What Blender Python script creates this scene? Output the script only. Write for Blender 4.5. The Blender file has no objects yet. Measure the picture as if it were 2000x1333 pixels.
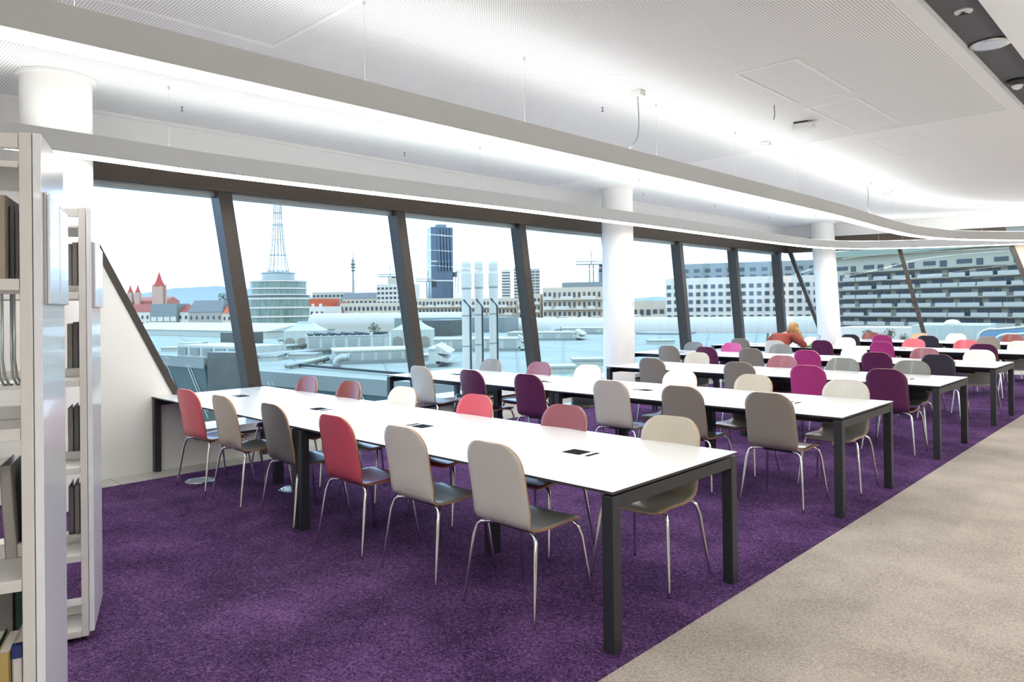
import bpy, bmesh, math, random
from mathutils import Vector, Matrix
random.seed(7)
C = bpy.context.scene.collection
PI = math.pi
# ------------------------------------------------------------------ camera
FPX, CY, PITCH, ROLL, YAW, CAMH = 1408.165, 593.7156, 0.0052, -0.0121, 0.768, 1.5756
YAW = math.radians(44.00237); PITCH = math.radians(.29693); ROLL = math.radians(-.69096)
Fv = Vector((-math.sin(YAW)*math.cos(PITCH), math.cos(YAW)*math.cos(PITCH), math.sin(PITCH)))
R0 = Vector((math.cos(YAW), math.sin(YAW), 0)); U0 = R0.cross(Fv)
Rv = R0*math.cos(ROLL)+U0*math.sin(ROLL); Uv = -R0*math.sin(ROLL)+U0*math.cos(ROLL)
EYE = Vector((0, 0, CAMH))
cam_data = bpy.data.cameras.new('camera'); cam = bpy.data.objects.new('camera', cam_data); C.objects.link(cam)
cam.matrix_world = Matrix(((Rv.x, Uv.x, -Fv.x, 0), (Rv.y, Uv.y, -Fv.y, 0), (Rv.z, Uv.z, -Fv.z, CAMH), (0, 0, 0, 1)))
cam_data.sensor_width = 36; cam_data.lens = FPX*36/2000; cam_data.shift_y = -(666.5-CY)/2000
cam_data.clip_start = .05; cam_data.clip_end = 9000
bpy.context.scene.camera = cam
def ray(px, py): return Fv*FPX + Rv*(px-1000) + Uv*(CY-py)
def W(px, py, d):                       # world point seen at pixel px,py at depth d metres
    return EYE + ray(px, py)*(d/FPX)
def onz(px, py, z):
    r = ray(px, py); return EYE + r*((z-CAMH)/r.z)
def zat(px, py, P):                     # height of the ray through px,py above the plan distance of P
    r = ray(px, py); t = math.hypot(P[0], P[1])/math.hypot(r.x, r.y); return CAMH + r.z*t
def onplane(px, py, P, n):
    r = ray(px, py); n = Vector(n); return EYE + r*((Vector(P)-EYE).dot(n)/r.dot(n))

# ------------------------------------------------------------------ materials
MATS = {}
def mat(name, col, rough=.6, metal=0., spec=.5, bump=None, vary=None, coat=0., emit=None, trans=None):
    if name in MATS: return MATS[name]
    m = bpy.data.materials.new(name); m.use_nodes = True; nt = m.node_tree; N = nt.nodes; L = nt.links
    b = N['Principled BSDF']; b.inputs['Base Color'].default_value = (*col, 1)
    b.inputs['Roughness'].default_value = rough; b.inputs['Metallic'].default_value = metal
    b.inputs['Specular IOR Level'].default_value = spec; b.inputs['Coat Weight'].default_value = coat
    tc = N.new('ShaderNodeTexCoord')
    if vary:
        sc, c2, amt = vary[:3]
        n = N.new('ShaderNodeTexNoise'); n.inputs['Scale'].default_value = sc; n.inputs['Detail'].default_value = 6; n.inputs['Roughness'].default_value = .7
        if len(vary) > 3:
            mp = N.new('ShaderNodeMapping'); mp.inputs['Scale'].default_value = vary[3]; L.new(tc.outputs['Object'], mp.inputs[0]); L.new(mp.outputs[0], n.inputs[0])
        else: L.new(tc.outputs['Object'], n.inputs[0])
        rp = N.new('ShaderNodeValToRGB'); rp.color_ramp.elements[0].position = .5-amt; rp.color_ramp.elements[1].position = .5+amt
        rp.color_ramp.elements[0].color = (*col, 1); rp.color_ramp.elements[1].color = (*c2, 1)
        L.new(n.outputs[0], rp.inputs[0]); L.new(rp.outputs[0], b.inputs['Base Color'])
    if bump:
        n = N.new('ShaderNodeTexNoise'); n.inputs['Scale'].default_value = bump[0]; n.inputs['Detail'].default_value = 5
        L.new(tc.outputs['Object'], n.inputs[0]); bp = N.new('ShaderNodeBump'); bp.inputs['Strength'].default_value = bump[1]; bp.inputs['Distance'].default_value = bump[2]
        L.new(n.outputs[0], bp.inputs['Height']); L.new(bp.outputs[0], b.inputs['Normal'])
    if emit:
        b.inputs['Emission Color'].default_value = (*emit[0], 1); b.inputs['Emission Strength'].default_value = emit[1]
    MATS[name] = m; return m

def glassmat(name, tint, refl=1.5, mixmax=1.):
    m = bpy.data.materials.new(name); m.use_nodes = True; nt = m.node_tree; N = nt.nodes; L = nt.links; N.clear()
    o = N.new('ShaderNodeOutputMaterial'); t = N.new('ShaderNodeBsdfTransparent'); t.inputs[0].default_value = (*tint, 1)
    g = N.new('ShaderNodeBsdfGlossy'); g.inputs['Roughness'].default_value = 0.0; f = N.new('ShaderNodeLayerWeight'); f.inputs[0].default_value = .5
    pw = N.new('ShaderNodeMath'); pw.operation = 'POWER'; pw.inputs[1].default_value = 5; L.new(f.outputs['Facing'], pw.inputs[0])
    ml = N.new('ShaderNodeMath'); ml.operation = 'MULTIPLY_ADD'; ml.inputs[1].default_value = .3; ml.inputs[2].default_value = .010; L.new(pw.outputs[0], ml.inputs[0])
    x = N.new('ShaderNodeMixShader'); L.new(ml.outputs[0], x.inputs[0]); L.new(t.outputs[0], x.inputs[1]); L.new(g.outputs[0], x.inputs[2]); L.new(x.outputs[0], o.inputs[0])
    MATS[name] = m; return m

def carpet(name, dark, mid, light, scale, strength, dist):
    m = bpy.data.materials.new(name); m.use_nodes = True; nt = m.node_tree; N = nt.nodes; L = nt.links
    b = N['Principled BSDF']; b.inputs['Roughness'].default_value = 1; b.inputs['Specular IOR Level'].default_value = .1
    b.inputs['Sheen Weight'].default_value = .05
    tc = N.new('ShaderNodeTexCoord')
    n = N.new('ShaderNodeTexNoise'); n.inputs['Scale'].default_value = scale; n.inputs['Detail'].default_value = 8; n.inputs['Roughness'].default_value = .75; n.inputs['Distortion'].default_value = 1.2
    n2 = N.new('ShaderNodeTexNoise'); n2.inputs['Scale'].default_value = 2.4; n2.inputs['Detail'].default_value = 4
    L.new(tc.outputs['Object'], n.inputs[0]); L.new(tc.outputs['Object'], n2.inputs[0])
    ad = N.new('ShaderNodeMath'); ad.operation = 'MULTIPLY_ADD'; ad.inputs[1].default_value = .22; L.new(n2.outputs[0], ad.inputs[0]); L.new(n.outputs[0], ad.inputs[2])
    rp = N.new('ShaderNodeValToRGB'); e = rp.color_ramp.elements
    e[0].position = .51; e[0].color = (*dark, 1); e[1].position = .72; e[1].color = (*light, 1); k = e.new(.61); k.color = (*mid, 1)
    L.new(ad.outputs[0], rp.inputs[0]); L.new(rp.outputs[0], b.inputs['Base Color'])
    bp = N.new('ShaderNodeBump'); bp.inputs['Strength'].default_value = strength; bp.inputs['Distance'].default_value = dist
    L.new(n.outputs[0], bp.inputs['Height']); L.new(bp.outputs[0], b.inputs['Normal'])
    MATS[name] = m; return m

def perforated(name, col, pitch, rad):
    m = bpy.data.materials.new(name); m.use_nodes = True; nt = m.node_tree; N = nt.nodes; L = nt.links
    b = N['Principled BSDF']; b.inputs['Roughness'].default_value = .8
    tc = N.new('ShaderNodeTexCoord'); sp = N.new('ShaderNodeSeparateXYZ'); L.new(tc.outputs['Object'], sp.inputs[0])
    def cell(out):
        a = N.new('ShaderNodeMath'); a.operation = 'DIVIDE'; a.inputs[1].default_value = pitch; L.new(out, a.inputs[0])
        f = N.new('ShaderNodeMath'); f.operation = 'FRACT'; L.new(a.outputs[0], f.inputs[0])
        s = N.new('ShaderNodeMath'); s.operation = 'SUBTRACT'; s.inputs[1].default_value = .5; L.new(f.outputs[0], s.inputs[0])
        q = N.new('ShaderNodeMath'); q.operation = 'MULTIPLY'; L.new(s.outputs[0], q.inputs[0]); L.new(s.outputs[0], q.inputs[1]); return q.outputs[0]
    ad = N.new('ShaderNodeMath'); L.new(cell(sp.outputs[0]), ad.inputs[0]); L.new(cell(sp.outputs[1]), ad.inputs[1])
    lt = N.new('ShaderNodeMath'); lt.operation = 'LESS_THAN'; lt.inputs[1].default_value = (rad/pitch)**2; L.new(ad.outputs[0], lt.inputs[0])
    mx = N.new('ShaderNodeMix'); mx.data_type = 'RGBA'; mx.inputs[6].default_value = (*col, 1); mx.inputs[7].default_value = (.25, .25, .245, 1)
    L.new(lt.outputs[0], mx.inputs[0]); L.new(mx.outputs[2], b.inputs['Base Color']); MATS[name] = m; return m

def emis(name, col, st):
    m = bpy.data.materials.new(name); m.use_nodes = True; N = m.node_tree.nodes; N.clear()
    o = N.new('ShaderNodeOutputMaterial'); e = N.new('ShaderNodeEmission'); e.inputs[0].default_value = (*col, 1); e.inputs[1].default_value = st
    m.node_tree.links.new(e.outputs[0], o.inputs[0]); MATS[name] = m; return m

def s2l(r, g, b): return tuple(((c/255)/12.92 if c/255 <= .04045 else ((c/255+.055)/1.055)**2.4) for c in (r, g, b))

white_paint = mat('white_paint', (.82, .81, .785), .7, bump=(60, .05, .01))
ceil_plain = mat('ceiling_plain', (.86, .86, .855), .85)
ceil_perf = perforated('ceiling_perforated', (.90, .90, .895), .021, .0050)
cream_wall = mat('cream_wall', (.76, .755, .72), .45, bump=(30, .05, .01))
stone = mat('stone_border', (.47, .48, .45), .35, vary=(40, (.42, .43, .40), .2))
purple = carpet('purple_carpet', (.022, .006, .055), (.13, .042, .195), (.37, .175, .50), 68, 1., .05)  # darkest tone is shade between the pile clumps, put into the colour
greyc = carpet('beige_carpet', (.30, .255, .215), (.47, .41, .355), (.62, .56, .49), 90, .9, .01)
bronze = mat('bronze_metal', (.045, .037, .031), .42, metal=.3, bump=(300, .1, .002), vary=(200, (.065, .052, .042), .3))
darkm = mat('dark_frame_metal', (.05, .052, .055), .4, metal=.4)
brownbeam = mat('brown_beam_metal', (.075, .056, .042), .5, metal=.2, vary=(120, (.10, .075, .055), .3))
winglass = glassmat('window_glass', (.90, .96, .98), 1.45)
greymetal = mat('grey_channel', (.38, .43, .43), .3, metal=.5)
laminate = mat('table_laminate', (.66, .67, .66), .25, spec=.4)
tedge = mat('table_edge', (.035, .03, .03), .5)
blacks = mat('table_black_steel', (.022, .024, .028), .42, bump=(500, .08, .002))
portm = mat('port_black', (.012, .012, .012), .9, spec=.05)
chrome = mat('chrome', (.75, .74, .73), .16, metal=1.)
bracketm = mat('chair_bracket', (.02, .02, .022), .4)
woodedge = mat('plywood_edge', s2l(182, 136, 98), .5)
CH = {'light grey': s2l(190, 187, 178), 'cream white': s2l(226, 223, 214), 'beige': s2l(176, 168, 152), 'taupe grey': s2l(133, 126, 117),
      'slate grey': s2l(110, 110, 106), 'coral pink': s2l(196, 84, 98), 'magenta pink': s2l(172, 60, 122), 'dusty rose': s2l(134, 78, 88),
      'red brown': s2l(122, 58, 50), 'dark plum': s2l(90, 42, 76), 'charcoal': s2l(62, 60, 68), 'tan': s2l(176, 150, 118)}
for k, c in CH.items():
    mat('ply_'+k, c, .3, coat=.15, bump=(180, .12, .002), vary=(160, tuple(min(1, x*1.12) for x in c), .35, (1, 1, .25)))
strip_white = mat('strip_housing', (.64, .65, .64), .6)
diff = emis('strip_diffuser', (1., .98, .94), 18.)
upl = emis('strip_uplight', (.97, 1., .98), 6.3)
mat('wire_pale', (.6, .6, .6), .4)
feltm = mat('dark_felt_slot', (.10, .10, .11), .95, bump=(400, .4, .004), vary=(300, (.15, .15, .16), .3))
shelfm = mat('white_shelf_steel', (.62, .605, .575), .4)
glossy_white = mat('glossy_white_panel', (.72, .74, .78), .2, coat=.35)

# ------------------------------------------------------------------ helpers
def tagp(o, label=None, cat=None, group=None, kind=None):
    if label: o['label'] = label
    if cat: o['category'] = cat
    if group: o['group'] = group
    if kind: o['kind'] = kind
    return o
def thing(name, label, cat, loc=(0, 0, 0), rz=0, group=None):
    o = bpy.data.objects.new(name, None); C.objects.link(o); o.location = loc; o.rotation_euler = (0, 0, rz); o.empty_display_size = .1
    return tagp(o, label, cat, group)
def obj(name, bm, mats, parent=None, smooth=False, bevel=0):
    me = bpy.data.meshes.new(name); bmesh.ops.recalc_face_normals(bm, faces=bm.faces); bm.to_mesh(me); bm.free()
    for m in (mats if isinstance(mats, (list, tuple)) else [mats]): me.materials.append(m)
    if smooth:
        for p in me.polygons: p.use_smooth = True
    o = bpy.data.objects.new(name, me); C.objects.link(o)
    if parent: o.parent = parent
    if bevel:
        b = o.modifiers.new('b', 'BEVEL'); b.width = bevel; b.segments = 2; b.limit_method = 'ANGLE'
    return o
def dup(root, loc, rz, name=None):
    r = root.copy(); C.objects.link(r); r.location = loc; r.rotation_euler = (0, 0, rz)
    for ch in root.children:
        c = ch.copy(); C.objects.link(c); c.parent = r
        for g in ch.children:
            d = g.copy(); C.objects.link(d); d.parent = c
    return r
def box(bm, x0, x1, y0, y1, z0, z1, M=None):
    vs = [Vector((x, y, z)) for z in (z0, z1) for y in (y0, y1) for x in (x0, x1)]
    if M: vs = [M @ v for v in vs]
    v = [bm.verts.new(p) for p in vs]
    for f in ((0, 2, 3, 1), (4, 5, 7, 6), (0, 1, 5, 4), (2, 6, 7, 3), (0, 4, 6, 2), (1, 3, 7, 5)): bm.faces.new([v[i] for i in f])
    return bm
def bx(*a, M=None): return box(bmesh.new(), *a, M=M)
def prism(bm, pts, z0, z1):
    a = [bm.verts.new((p[0], p[1], z0)) for p in pts]; b = [bm.verts.new((p[0], p[1], z1)) for p in pts]; n = len(pts)
    bm.faces.new(a[::-1]); bm.faces.new(b)
    for i in range(n): bm.faces.new((a[i], a[(i+1) % n], b[(i+1) % n], b[i]))
    return bm
def hull8(bm, a, b):                    # two quads joined
    va = [bm.verts.new(p) for p in a]; vb = [bm.verts.new(p) for p in b]; n = len(a)
    bm.faces.new(va[::-1]); bm.faces.new(vb)
    for i in range(n): bm.faces.new((va[i], va[(i+1) % n], vb[(i+1) % n], vb[i]))
    return bm
def tube(bm, pts, r, n=8, cap=True, radii=None):
    pts = [Vector(p) for p in pts]; rings = []; up = None
    for i, p in enumerate(pts):
        t = (pts[min(i+1, len(pts)-1)]-pts[max(i-1, 0)]).normalized()
        if up is None: up = t.orthogonal().normalized()
        else: up = (up - t*up.dot(t)).normalized()
        s = t.cross(up); rr = radii[i] if radii else r
        rings.append([bm.verts.new(p + (up*math.cos(2*PI*k/n)+s*math.sin(2*PI*k/n))*rr) for k in range(n)])
    for a, b in zip(rings, rings[1:]):
        for k in range(n): bm.faces.new((a[k], a[(k+1) % n], b[(k+1) % n], b[k]))
    if cap: bm.faces.new(rings[0][::-1]); bm.faces.new(rings[-1])
    return bm
def lathe(bm, prof, c=(0, 0, 0), n=24):
    rings = [[bm.verts.new((c[0]+r*math.cos(2*PI*k/n), c[1]+r*math.sin(2*PI*k/n), c[2]+z)) for k in range(n)] for r, z in prof]
    for a, b in zip(rings, rings[1:]):
        for k in range(n): bm.faces.new((a[k], a[(k+1) % n], b[(k+1) % n], b[k]))
    bm.faces.new(rings[0][::-1]); bm.faces.new(rings[-1]); return bm
def smoothpath(pts, sub=6):
    P = [Vector(p) for p in pts]; P = [P[0]*2-P[1]]+P+[P[-1]*2-P[-2]]; out = []
    for i in range(1, len(P)-2):
        for k in range(sub):
            t = k/sub; a, b, c, d = P[i-1:i+3]
            out.append(.5*((2*b)+(c-a)*t+(2*a-5*b+4*c-d)*t*t+(3*b-a-3*c+d)*t**3))
    out.append(P[-2]); return out
def struct(name, bm, m, **k): return tagp(obj(name, bm, m, **k), kind='structure')
def filt(bm, face_pred, idx):
    for f in bm.faces:
        if face_pred(f): f.material_index = idx

# ------------------------------------------------------------------ room shell
ZC = 3.5; XW = -7.5; XG = -7.62; ZH = 2.87; ZS = .35
FW = lambda x: 17.85+.25*(x+7.6)       # far facade line
struct('floor', bx(-9, 9, -7, 24, -.3, -.02), greyc)
struct('floor_carpet', bx(-1.87, 8.9, -6.9, 20, -.02, 0), greyc)
bm = bmesh.new(); prism(bm, [(-7.14, -6.9), (-1.875, -6.9), (-1.86, 6), (-1.88, 12), (-1.80, FW(-1.8)-.36), (-7.14, FW(-7.14)-.36)], -.02, .004)
struct('floor_rug', bm, purple)
bm = bmesh.new(); prism(bm, [(-7.5, -6.9), (-7.14, -6.9), (-7.14, FW(-7.14)-.36), (-1.8, FW(-1.8)-.36), (8.8, 20), (8.8, 21.6), (-1.8, FW(-1.8)), (-7.5, FW(-7.5))], -.02, .0)
struct('floor_border', bm, stone)
# joints of the stone border are fine grooves laid as dark lines
bm = bmesh.new()
for y in [2.25+1.2*i for i in range(-3, 13)]: box(bm, -7.5, -7.14, y-.003, y+.003, 0, .0015)
struct('trim_1', bm, mat('joint_grey', (.3, .3, .28), .8))
# ceiling: perforated field, plain margins and the dark slot
struct('ceiling', bx(-7.62, -1.42, -6.9, 8.62, ZC, ZC+.1), ceil_perf)
bm = bmesh.new(); box(bm, -9.2, -7.62, -6.9, 24, ZC, ZC+.1); box(bm, -7.62, -1.42, 8.62, 24, ZC-.004, ZC+.1); box(bm, -1.42, -1.31, -6.9, 24, ZC-.004, ZC+.1)
box(bm, -1.03, -.80, -6.9, 24, ZC-.004, ZC+.1); box(bm, -.8, 9, 9.2, 24, ZC-.004, ZC+.1)
struct('ceiling_margin', bm, ceil_plain)
struct('ceiling_bay', bx(-.8, 9, -6.9, 9.2, ZC, ZC+.1), ceil_perf)
struct('ceiling_slot', bx(-1.31, -1.03, -6.9, 24, ZC+.05, ZC+.12), feltm)
# left facade wall with a slanting end of the glazing
YA0, YA1 = 3.03, 1.80                   # slanting jamb: y at sill and at head
def yj(z): return YA0+(YA1-YA0)*(z-ZS)/(ZH-ZS)
YEND = FW(-7.6)
bm = bmesh.new()
hull8(bm, [(XW, -6.9, 0), (XW, YEND+.2, 0), (XW, YEND+.2, ZS), (XW, -6.9, ZS)], [(XW-.4, -6.9, 0), (XW-.4, YEND+.2, 0), (XW-.4, YEND+.2, ZS), (XW-.4, -6.9, ZS)])
hull8(bm, [(XW, -6.9, ZS), (XW, yj(ZS), ZS), (XW, yj(ZH+.15), ZH+.15), (XW, -6.9, ZH+.15)], [(XW-.4, -6.9, ZS), (XW-.4, yj(ZS), ZS), (XW-.4, yj(ZH+.15), ZH+.15), (XW-.4, -6.9, ZH+.15)])
struct('wall_left', bm, cream_wall)
bm = bx(-7.60, -7.2+0, -6.9, FW(-7.6)+.3, 0, .0)
bm.free()
bm = bmesh.new(); box(bm, -7.9, -7.59, -6.9, YEND+.4, 3.08, ZC); struct('wall_left_bulkhead', bm, white_paint)
bm = bmesh.new(); box(bm, -7.6, -7.56, -6.9, YEND+.2, ZC-.03, ZC); struct('trim_2', bm, white_paint)
# window sill ledge
bm = bmesh.new(); box(bm, XW-.35, XW+.13, yj(ZS)+.0, YEND, ZS-.01, ZS+.022); box(bm, XW+.0, XW+.13, yj(ZS), YEND, ZS-.05, ZS-.01)
struct('trim_3', bm, mat('white_sill', (.86, .87, .87), .25))
struct('trim_4', bx(XW-.01, XW+.1, yj(ZS)+.02, YEND-.1, ZS-.085, ZS-.05), darkm)
# brown head beam
bm = bmesh.new(); box(bm, XG-.22, XG+.03, yj(ZH), YEND, ZH, 3.09); box(bm, XG-.02, XG+.05, yj(ZH), YEND, ZH-.012, ZH+.012)
struct('trim_5', bm, brownbeam)
# windows: a module = pane + mullion, each leaning in the plane of the facade
SL = -.153
tops = [3.43, 5.77, 8.10, 10.42, 12.73, 15.09, 17.37]
def mull(bm, yt, w=.125, d=.16, x=XG, z0=ZS, z1=ZH, sl=SL):
    yb = yt-sl*(z1-z0)
    a = [(x+d*.25, yb-w/2, z0), (x+d*.25, yb+w/2, z0), (x-d, yb+w/2, z0), (x-d, yb-w/2, z0)]
    b = [(p[0], p[1]+yt-yb, z1) for p in a]; return hull8(bm, a, b)
prev = None
for i, yt in enumerate(tops+[YEND-.12]):
    z0, z1 = ZS+.02, ZH
    if i == 0: yl0, yl1 = yj(z0), yj(z1)
    else: yl1 = tops[i-1]; yl0 = yl1-SL*(z1-z0)
    yr1 = yt; yr0 = yt-(SL if i < len(tops) else 0)*(z1-z0)
    if i == len(tops): yr0 = yr1
    wroot = tagp(bpy.data.objects.new('window_%d' % (i+1), None), kind='structure'); C.objects.link(wroot)
    bm = bmesh.new(); x = XG-.08
    hull8(bm, [(x, yl0, z0), (x, yr0, z0), (x, yr1, z1), (x, yl1, z1)], [(x-.012, yl0, z0), (x-.012, yr0, z0), (x-.012, yr1, z1), (x-.012, yl1, z1)])
    obj('pane', bm, winglass, wroot)
    if i < len(tops):
        bm = bmesh.new(); mull(bm, yt, .14 if i else .15); obj('mullion', bm, bronze, wroot, bevel=.004)
    bm = bmesh.new(); box(bm, XG-.11, XG-.05, yl1+.05, yr1-.05, ZH-.075, ZH-.06); box(bm, XG-.11, XG-.05, yl1+.05, yr1-.05, ZH-.055, ZH-.005); obj('blind_channel', bm, greymetal, wroot)
# slanting end jamb
bm = bmesh.new(); hull8(bm, [(XW+.012, yj(ZS), ZS), (XW+.012, yj(ZS)+.07, ZS), (XG-.1, yj(ZS)+.07, ZS), (XG-.1, yj(ZS), ZS)], [(XW+.012, yj(ZH), ZH), (XW+.012, yj(ZH)+.07, ZH), (XG-.1, yj(ZH)+.07, ZH), (XG-.1, yj(ZH), ZH)])
struct('trim_6', bm, bronze)
# far facade
fn = Vector((-.25, 1, 0)).normalized(); fp = Vector((-7.6, 17.85, 0)); fd = Vector((1, .25, 0)).normalized()
def fpt(s, z, off=0): p = fp+fd*s+fn*off; return (p.x, p.y, z)
def onfar(px, py):
    p = onplane(px, py, fp, fn); return ((p-fp).dot(fd), p.z)
def slant(px0, py0, px1, py1):
    (s0, z0), (s1, z1) = onfar(px0, py0), onfar(px1, py1); k = (s1-s0)/(z1-z0)
    return (lambda z: s0+k*(z-z0))
mA = slant(1541, 490, 1603, 650); mB = slant(1757, 487, 1804, 650); mC = slant(1976, 480, 2001, 540)
ZF = .42; SE = 17.5
bm = bmesh.new()
hull8(bm, [fpt(-.1, 0), fpt(SE, 0), fpt(SE, ZF), fpt(-.1, ZF)], [fpt(-.1, 0, .4), fpt(SE, 0, .4), fpt(SE, ZF, .4), fpt(-.1, ZF, .4)])
struct('wall_back', bm, cream_wall)
bm = bmesh.new(); hull8(bm, [fpt(mC(ZF), ZF), fpt(SE, ZF), fpt(SE, 3.1), fpt(mC(3.1), 3.1)], [fpt(mC(ZF), ZF, .4), fpt(SE, ZF, .4), fpt(SE, 3.1, .4), fpt(mC(3.1), 3.1, .4)])
struct('wall_back_panel', bm, mat('beige_panel', (.60, .49, .37), .5))
bm = bmesh.new(); hull8(bm, [fpt(-.1, 3.22, -.02), fpt(SE, 3.22, -.02), fpt(SE, ZC, -.02), fpt(-.1, ZC, -.02)], [fpt(-.1, 3.22, .4), fpt(SE, 3.22, .4), fpt(SE, ZC, .4), fpt(-.1, ZC, .4)])
struct('wall_back_bulkhead', bm, white_paint)
bm = bmesh.new(); hull8(bm, [fpt(-.1, ZH, 0), fpt(mC(ZH), ZH, 0), fpt(mC(3.16), 3.23, 0), fpt(-.1, 3.23, 0)], [fpt(-.1, ZH, .25), fpt(mC(ZH), ZH, .25), fpt(mC(3.16), 3.23, .25), fpt(-.1, 3.23, .25)])
struct('trim_7', bm, brownbeam)
bm = bmesh.new(); hull8(bm, [fpt(0, ZF, -.1), fpt(mC(ZF), ZF, -.1), fpt(mC(ZF), ZF+.03, -.1), fpt(0, ZF+.03, -.1)], [fpt(0, ZF, .3), fpt(mC(ZF), ZF, .3), fpt(mC(ZF), ZF+.03, .3), fpt(0, ZF+.03, .3)])
struct('trim_8', bm, MATS['white_sill'])
edges = [lambda z: .12, mA, mB, mC]
for i in range(3):
    wroot = tagp(bpy.data.objects.new('window_%d' % (i+9), None), kind='structure'); C.objects.link(wroot)
    a, b = edges[i], edges[i+1]; z0, z1 = ZF+.02, ZH
    bm = bmesh.new(); hull8(bm, [fpt(a(z0), z0, .1), fpt(b(z0), z0, .1), fpt(b(z1), z1, .1), fpt(a(z1), z1, .1)], [fpt(a(z0), z0, .112), fpt(b(z0), z0, .112), fpt(b(z1), z1, .112), fpt(a(z1), z1, .112)])
    obj('pane', bm, winglass, wroot)
    bm = bmesh.new(); hull8(bm, [fpt(b(z0)-.045, z0, -.02), fpt(b(z0)+.045, z0, -.02), fpt(b(z0)+.045, z0, .2), fpt(b(z0)-.045, z0, .2)], [fpt(b(z1)-.045, z1, -.02), fpt(b(z1)+.045, z1, -.02), fpt(b(z1)+.045, z1, .2), fpt(b(z1)-.045, z1, .2)])
    obj('mullion', bm, bronze, wroot)
# walls that close the hall behind and beside the camera
struct('wall_right', bx(8.8, 9.2, -7, 23, 0, ZC), white_paint)
struct('wall_front', bx(-7.9, 9, -7.2, -6.9, 0, ZC), white_paint)
# columns
for i, (x, y, tx, ty) in enumerate([(-6.75, 1.66, 0, 0), (-6.96, 9.72, 0, 0), (-6.46, 17.6, -.13, -.12)]):
    bm = bmesh.new(); n = 48
    a = [bm.verts.new((x+.255*math.cos(2*PI*k/n), y+.255*math.sin(2*PI*k/n), 0)) for k in range(n)]
    b = [bm.verts.new((x+tx+.255*math.cos(2*PI*k/n), y+ty+.255*math.sin(2*PI*k/n), ZC+.02)) for k in range(n)]
    for k in range(n): bm.faces.new((a[k], a[(k+1) % n], b[(k+1) % n], b[k]))
    o = obj('column', bm, white_paint, smooth=True)
    tagp(o, ['white round column behind the tall white bookshelves, at the left window corner', 'white round column standing between the third and fourth table rows', 'white round column in the far corner behind the sixth table row'][i], 'column', 'white round columns by the windows', 'structure')
    bm = bmesh.new(); lathe(bm, [(.256, -.025), (.285, -.025), (.285, 0), (.256, 0)], (x+tx, y+ty, ZC-.002), 48); obj('collar', bm, white_paint, o)

# ------------------------------------------------------------------ ceiling fittings
def frame_quad(name, x0, x1, y0, y1, label):
    bm = bmesh.new(); w = .035
    for a in ((x0, x1, y0, y0+w), (x0, x1, y1-w, y1), (x0, x0+w, y0+w, y1-w), (x1-w, x1, y0+w, y1-w)): box(bm, *a, ZC-.006, ZC+.002)
    for a in ((x0+w, x1-w, y0+w, y0+w+.006), (x0+w, x1-w, y1-w-.006, y1-w), (x0+w, x0+w+.006, y0+w, y1-w), (x1-w-.006, x1-w, y0+w, y1-w)): box(bm, *a, ZC-.003, ZC+.001)
    o = obj(name, bm, ceil_plain); tagp(o, label, 'hatch', 'flush ceiling access hatches')
frame_quad('ceiling_hatch', -2.83, -2.29, 5.6, 6.87, 'flush ceiling hatch in the perforated ceiling nearest the dark slot')
frame_quad('ceiling_hatch', -2.83, -2.33, 7.08, 8.36, 'flush ceiling hatch behind the first one, beside the small exit lamp box')
frame_quad('ceiling_hatch', -2.9, -2.38, 9.0, 10.25, 'faint flush hatch in the smooth white ceiling beyond the perforated field')
frame_quad('ceiling_hatch', -4.9, -3.68, 1.3, 2.6, 'wide flush ceiling hatch above the near end of the light strip')
bm = bmesh.new(); lathe(bm, [(.0, -.0), (.125, -.012), (.135, -.004), (.135, .02)], (-1.17, 6.49, ZC+.045), 32)
dl = thing('downlight', 'round recessed downlight with silver rim in the dark ceiling slot', 'ceiling light', (0, 0, 0))
bm = bmesh.new(); lathe(bm, [(.105, -.014), (.132, -.014), (.134, 0), (.10, .02), (.10, .0)], (-1.17, 6.49, ZC+.045), 36); obj('rim', bm, chrome, dl, smooth=True)
bm = bmesh.new(); lathe(bm, [(.001, 0), (.104, 0), (.104, .008), (.001, .008)], (-1.17, 6.49, ZC+.032), 36); obj('lens', bm, emis('downlight_lens', (1, .97, .92), 2.4), dl)
bm = bmesh.new(); lathe(bm, [(.001, -.03), (.03, -.03), (.03, -.02), (.008, -.02), (.008, 0), (.001, 0)], (-1.17, 5.65, ZC+.045), 16)
sp = obj('sprinkler_head', bm, darkm); tagp(sp, 'small sprinkler head on a white rosette at the near end of the dark slot', 'sprinkler')
bm = bmesh.new(); lathe(bm, [(.03, -.004), (.055, -.004), (.055, .006), (.03, .006)], (-1.17, 5.65, ZC+.045), 24); obj('rosette', bm, ceil_plain, sp)
dt = thing('motion_sensor', 'black motion sensor with white dome at the right edge of the ceiling slot', 'sensor', (0, 0, 0))
bm = bmesh.new(); lathe(bm, [(.04, -.05), (.075, -.03), (.08, 0), (.001, 0)], (-1.20, 7.75, ZC+.048), 24); obj('housing', bm, darkm, dt, smooth=True)
bm = bmesh.new(); lathe(bm, [(.004, -.085), (.03, -.075), (.045, -.05), (.04, -.04)], (-1.20, 7.75, ZC+.045), 24); obj('dome', bm, ceil_plain, dt, smooth=True)
for (x, y, lab) in [(-3.75, 8.25, 'round white smoke detector above the middle of the room'), (-4.01, 13.6, 'round white smoke detector far down the room')]:
    d = thing('smoke_detector', lab, 'smoke detector', (x, y, ZC-.004), group='smoke detectors on the ceiling')
    bm = bmesh.new(); lathe(bm, [(.03, -.06), (.05, -.05), (.055, -.028), (.001, -.028)], n=24); obj('sensor_head', bm, ceil_plain, d, smooth=True)
    bm = bmesh.new(); lathe(bm, [(.06, -.028), (.062, -.005), (.06, 0)], n=24); obj('base', bm, white_paint, d, smooth=True)
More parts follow.
